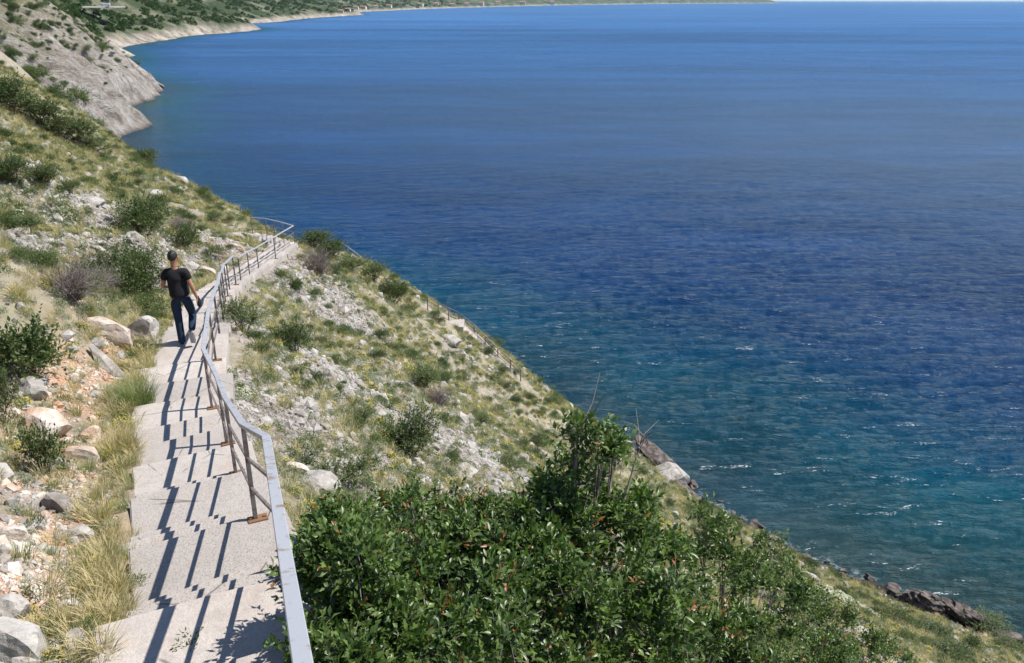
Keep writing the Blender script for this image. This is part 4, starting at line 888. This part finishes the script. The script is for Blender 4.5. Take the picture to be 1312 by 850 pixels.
# houses of the far town by the water
def house(p, w_, d_, h_, rz, lab):
    e = empty('house', p, rz, lab, 'house', 'houses of the far coastal town'); bm = bmesh.new(); I = (Vector((1, 0, 0)), Vector((0, 1, 0)), Vector((0, 0, 1)))
    box_bm(bm, (0, 0, h_/2-1), *I, w_/2, d_/2, h_/2+1); o = link('wall', bm_mesh('wall', bm), M['render']); o.parent = e
    bm = bmesh.new(); v = [bm.verts.new(q) for q in ((-w_/2-.5, -d_/2-.5, h_+.01), (w_/2+.5, -d_/2-.5, h_+.01), (w_/2+.5, d_/2+.5, h_+.01), (-w_/2-.5, d_/2+.5, h_+.01), (-w_/2, 0, h_*1.35), (w_/2, 0, h_*1.35))]
    for f in ((0, 1, 5, 4), (2, 3, 4, 5), (0, 4, 3), (1, 2, 5), (3, 2, 1, 0)): bm.faces.new([v[i] for i in f])
    o = link('roof', bm_mesh('roof', bm), M['tile']); o.parent = e
rh = random.Random(3)
tl = ['westernmost pale house of the far coastal town', 'second pale house from the left in the far town', 'third pale house from the left in the far town', 'fourth pale house from the left in the far town', 'house near the middle of the left town cluster', 'house just right of the middle of the left town cluster', 'house starting the long line along the far shore',
      'second house of the long line along the far shore', 'third house of the long line along the far shore', 'fourth house of the long line along the far shore', 'fifth house of the long line along the far shore', 'sixth house of the long line along the far shore', 'seventh house of the long line along the far shore', 'house farthest right on the thin far shore']
for k, u_ in enumerate([466, 474, 483, 492, 505, 520, 555, 572, 590, 606, 622, 640, 668, 700]):
    a = (u_-656)/F/CP
    # walk along the bearing until the land rises from the sea
    t = np.linspace(2500, 12000, 1500); X_ = t*a/math.hypot(1, a)*1.0; Y_ = t/math.hypot(1, a); zf, sf = farland(X_, Y_); i = np.where(sf > 25)[0]
    if not len(i): continue
    i = i[0]+rh.randint(0, 6); s_ = Y_[i]/4200; house((X_[i], Y_[i], max(zf[i], SEA+3)), 24*s_, 15*s_, 11*s_, rh.uniform(-.4, .4), tl[k])
# pale terrace on the saddle and the white vehicle parked on it
g0 = [P(106, 14, 905), P(146, 12, 935), P(160, 4, 985), P(108, 4, 965)]
zt = float(np.mean([q[2] for q in g0])); bm = bmesh.new(); vs = [bm.verts.new((q[0], q[1], zt+.1*i)) for i, q in enumerate(g0)]; lo = [bm.verts.new((q[0], q[1], zt-1.5)) for q in g0]
bm.faces.new(vs)
for i in range(4): j = (i+1) % 4; bm.faces.new((vs[i], lo[i], lo[j], vs[j]))
tag(link('terrace', bm_mesh('terrace', bm), M['road']), kind='structure')
vp = P(134, 2.5, 925); e = empty('parked_van', (vp[0], vp[1], zt+.2), .3, 'white parked vehicle on the pale terrace in the top left corner', 'van')
bm = bmesh.new(); I = (Vector((1, 0, 0)), Vector((0, 1, 0)), Vector((0, 0, 1))); box_bm(bm, (0, 0, 1.9), *I, 5.2, 1.5, 1.35); o = link('body', bm_mesh('body', bm, .25), M['white_paint']); o.parent = e
bm = bmesh.new(); box_bm(bm, (-3.8, 0, 2.4), *I, 1.5, 1.53, .5); o = link('window', bm_mesh('window', bm, .1), M['glass']); o.parent = e
for sx in (-3.2, 3.2):
    for sy in (-1.3, 1.3):
        bm = bmesh.new(); bmesh.ops.create_cone(bm, cap_ends=True, segments=14, radius1=.62, radius2=.62, depth=.35, matrix=Matrix.Translation((sx, sy, .62)) @ Matrix.Rotation(R(90), 4, 'X')); o = link('wheel', bm_mesh('wheel', bm), M['shoe']); o.parent = e

# ------------------------------------------------------------------ the walking man
def skin_obj(name, chains, mat_, parent, sub=2, root=0):
    """chains: lists of (x,y,z,rx,ry); chains share a vertex where the coordinates match"""
    vs, rs, es = [], [], []
    for ch in chains:
        prev = None
        for q in ch:
            p = tuple(round(c, 5) for c in q[:3]); 
            if p in vs: i = vs.index(p)
            else: vs.append(p); rs.append((q[3], q[4] if len(q) > 4 else q[3])); i = len(vs)-1
            if prev is not None: es.append((prev, i))
            prev = i
    me = bpy.data.meshes.new(name); me.from_pydata(vs, es, []); o = link(name, me, mat_, parent)
    md = o.modifiers.new('skin', 'SKIN'); md.use_smooth_shade = True; md.branch_smoothing = .4
    sv = me.skin_vertices[0].data
    for i, r_ in enumerate(rs): sv[i].radius = r_; sv[i].use_root = (i == root)
    sb = o.modifiers.new('sub', 'SUBSURF'); sb.levels = sb.render_levels = sub
    return o
mp, md_ = P(238, 444, 14.75), 0
feet = Vector((-6.08, 14.25, 0)); zi = [n for n in NOSE if n[0] > feet.y][0][1]; feet.z = zi+.002
man = empty('person', feet, R(6), 'man in black polo shirt and blue jeans walking away down the stairway', 'person')
man.scale = (1.03, 1.03, 1.03)
# local frame: +y is the walking direction, +x his right side; he stands on the left foot
pel = (.03, .0, .93); 
Lh, Rh = (-.075, 0, .90), (.115, 0, .90); Lk, La = (-.075, .03, .50), (-.055, -.03, .10); Rk, Ra = (.135, .20, .52), (.165, -.10, .30)
# chest, neck and head
sp1, sp2, nk, hd0, hd1 = (.02, .01, 1.10), (.01, .0, 1.32), (0, .0, 1.49), (0, .02, 1.58), (0, .025, 1.69)
Ls, Rs = (-.165, 0, 1.385), (.175, 0, 1.385); Le, Re = (-.235, -.03, 1.12), (.255, -.04, 1.12); Lw, Rw = (-.215, .18, 1.04), (.30, .03, .88)
def lerp(a, b, t): return tuple(a[i]+(b[i]-a[i])*t for i in range(3))
fing = []
def hand(wr, d, side, curl):
    d = Vector(d).normalized(); s = Vector((0, 1, 0)).cross(d).normalized() if abs(d.y) < .8 else Vector((1, 0, 0)); s = (s-d*s.dot(d)).normalized(); nrm = d.cross(s).normalized()
    w0 = Vector(wr); palm = w0+d*.055; out = [[(*w0, .026, .022), (*palm, .036, .018)]]
    for k, (o_, l) in enumerate(((-.030, .066), (-.010, .074), (.010, .07), (.029, .056))):
        b0 = palm+d*.032+nrm*o_; c1 = b0+(d+s*curl*.5).normalized()*l*.5; c2 = c1+(d*.6+s*curl).normalized()*l*.5
        out.append([(*palm, .036, .018), (*b0, .010), (*c1, .0088), (*c2, .0075)])
    t0 = w0+d*.03-nrm*.028*side; out.append([(*palm, .036, .018), (*t0, .012), (*(t0+d*.035-nrm*.022*side), .010), (*(t0+d*.058-nrm*.026*side+s*.012), .0085)]); return out
chains = [[(*pel, .105, .08), (*sp1, .098, .075), (*sp2, .105, .08), (*nk, .048, .048), (*hd0, .064, .074), (*lerp(hd0, hd1, .5), .078, .092), (*hd1, .066, .078)],
    [(*sp2, .105, .08), (*Ls, .038, .038), (*lerp(Ls, Le, .5), .046), (*Le, .038), (*lerp(Le, Lw, .35), .038), (*Lw, .026, .022)],
    [(*sp2, .105, .08), (*Rs, .038, .038), (*lerp(Rs, Re, .5), .046), (*Re, .038), (*lerp(Re, Rw, .35), .038), (*Rw, .026, .022)],
    [(*pel, .105, .08), (*Lh, .085), (*lerp(Lh, Lk, .5), .07), (*Lk, .055), (*lerp(Lk, La, .4), .052), (*La, .036)],
    [(*pel, .105, .08), (*Rh, .085), (*lerp(Rh, Rk, .5), .07), (*Rk, .055), (*lerp(Rk, Ra, .4), .052), (*Ra, .036)]]
chains += hand(Lw, (.25, .6, -.35), -1, .6)+hand(Rw, (.06, .12, -1), 1, .35)
skin_obj('body', chains, M['skin'], man)
# clothes a little outside the body
def infl(q, a): return (*q[:3], q[3]+a, (q[4] if len(q) > 4 else q[3])+a)
sl_ = [(.03, -.005, .875, .20, .15), (.025, .0, 1.02, .19, .14), (*sp1, .195, .14), (.012, .0, 1.22, .212, .145), (.008, -.005, 1.36, .20, .13), (.002, 0, 1.445, .10, .085)]
skin_obj('shirt', [sl_, [(.008, -.005, 1.36, .165, .115), (-.145, 0, 1.39, .08, .08), (*lerp(Ls, Le, .3), .074), (*lerp(Ls, Le, .62), .068)], [(.008, -.005, 1.36, .165, .115), (.10, -.01, 1.37, .10, .10), (.17, 0, 1.385, .09, .085), (*lerp(Rs, Re, .3), .074), (*lerp(Rs, Re, .62), .068)]], M['shirt'], man)
skin_obj('collar', [[(0, 0, 1.455, .072, .066), (0, .004, 1.50, .066, .062)]], M['shirt'], man, 1)
skin_obj('jeans', [[(.028, 0, .99, .145, .108), (*pel, .15, .115), (*Lh, .105, .10), (*lerp(Lh, Lk, .5), .088), (*Lk, .074), (*lerp(Lk, La, .5), .070), (*La, .068), (La[0], La[1]-.005, .045, .07)],
    [(*pel, .15, .115), (*Rh, .105, .10), (*lerp(Rh, Rk, .5), .088), (*Rk, .076), (*lerp(Rk, Ra, .5), .070), (*Ra, .064)]], M['jeans'], man, root=1)
bm = bmesh.new(); bmesh.ops.create_icosphere(bm, subdivisions=4, radius=1)
for v in bm.verts:                         # short cropped hair: low at the nape, high over the brow
    c = v.co; hz_ = 1.655+c.z*.112; line = 1.585+.085*(1+c.y)/2*1.3; q = mnoise.noise(c*7)*.011
    v.co = Vector((c.x*(.080+q), -.004+c.y*(.099+q), hz_ if hz_ > line else line-(line-hz_)*.15))
    if hz_ <= line: v.co.x *= .86; v.co.y *= .86
link('hair', bm_mesh('hair', bm), M['hair'], man)
for s_ in (-1, 1):
    bm = bmesh.new(); bmesh.ops.create_icosphere(bm, subdivisions=2, radius=1, matrix=Matrix.Translation((s_*.083, .02, 1.625)) @ Matrix.Diagonal((.012, .022, .034, 1))); o = link('ear', bm_mesh('ear', bm), M['skin']); o.parent = man
bm = bmesh.new(); bmesh.ops.create_icosphere(bm, subdivisions=2, radius=1, matrix=Matrix.Translation((0, .115, 1.62)) @ Matrix.Diagonal((.015, .022, .03, 1))); o = link('nose', bm_mesh('nose', bm), M['skin']); o.parent = man
skin_obj('shoe', [[(La[0], -.06, .045, .045, .04), (La[0]-.005, .04, .04, .048, .036), (La[0]-.012, .15, .03, .042, .026)]], M['shoe'], man)
skin_obj('shoe', [[(Ra[0], -.15, .27, .045, .042), (Ra[0]+.004, -.13, .18, .046, .036), (Ra[0]+.008, -.085, .085, .04, .028)]], M['shoe'], man)
bm = bmesh.new(); box_bm(bm, (Ra[0]+.004, -.168, .19), Vector((1, 0, 0)), Vector((0, .35, -.94)), Vector((0, .94, .35)), .044, .125, .010); o = link('sole', bm_mesh('sole', bm, .008), M['sole']); o.parent = man
bm = bmesh.new(); box_bm(bm, (La[0]-.004, .045, .011), Vector((1, 0, 0)), Vector((0, 1, 0)), Vector((0, 0, 1)), .046, .135, .011); o = link('sole', bm_mesh('sole', bm, .008), M['sole']); o.parent = man
bm = bmesh.new(); box_bm(bm, (-.19, .255, .99), Vector((1, 0, 0)), Vector((0, 1, 0)), Vector((0, 0, 1)), .022, .03, .05)
o = link('small_packet', bm_mesh('small_packet', bm, .006), M['white_paint']); o.matrix_world = man.matrix_basis @ Matrix.Identity(4)
o.location = feet; o.rotation_euler = (0, 0, R(6)); tag(o, 'small pale blue and white packet in the left hand of the man', 'packet')
bm = bmesh.new(); bmesh.ops.create_icosphere(bm, subdivisions=3, radius=1)
for v in bm.verts: v.co = Vector((v.co.x*.035+.33, v.co.y*.075+.05, .80+v.co.z*(.10-.02*abs(v.co.y))))
box_bm(bm, (.325, .05, .905), Vector((1, 0, 0)), Vector((0, 1, 0)), Vector((0, 0, 1)), .006, .03, .018)
o = link('pouch', bm_mesh('pouch', bm), M['shirt']); o.location = feet; o.rotation_euler = (0, 0, R(6)); tag(o, 'small dark pouch hanging from the right hand of the man', 'pouch')
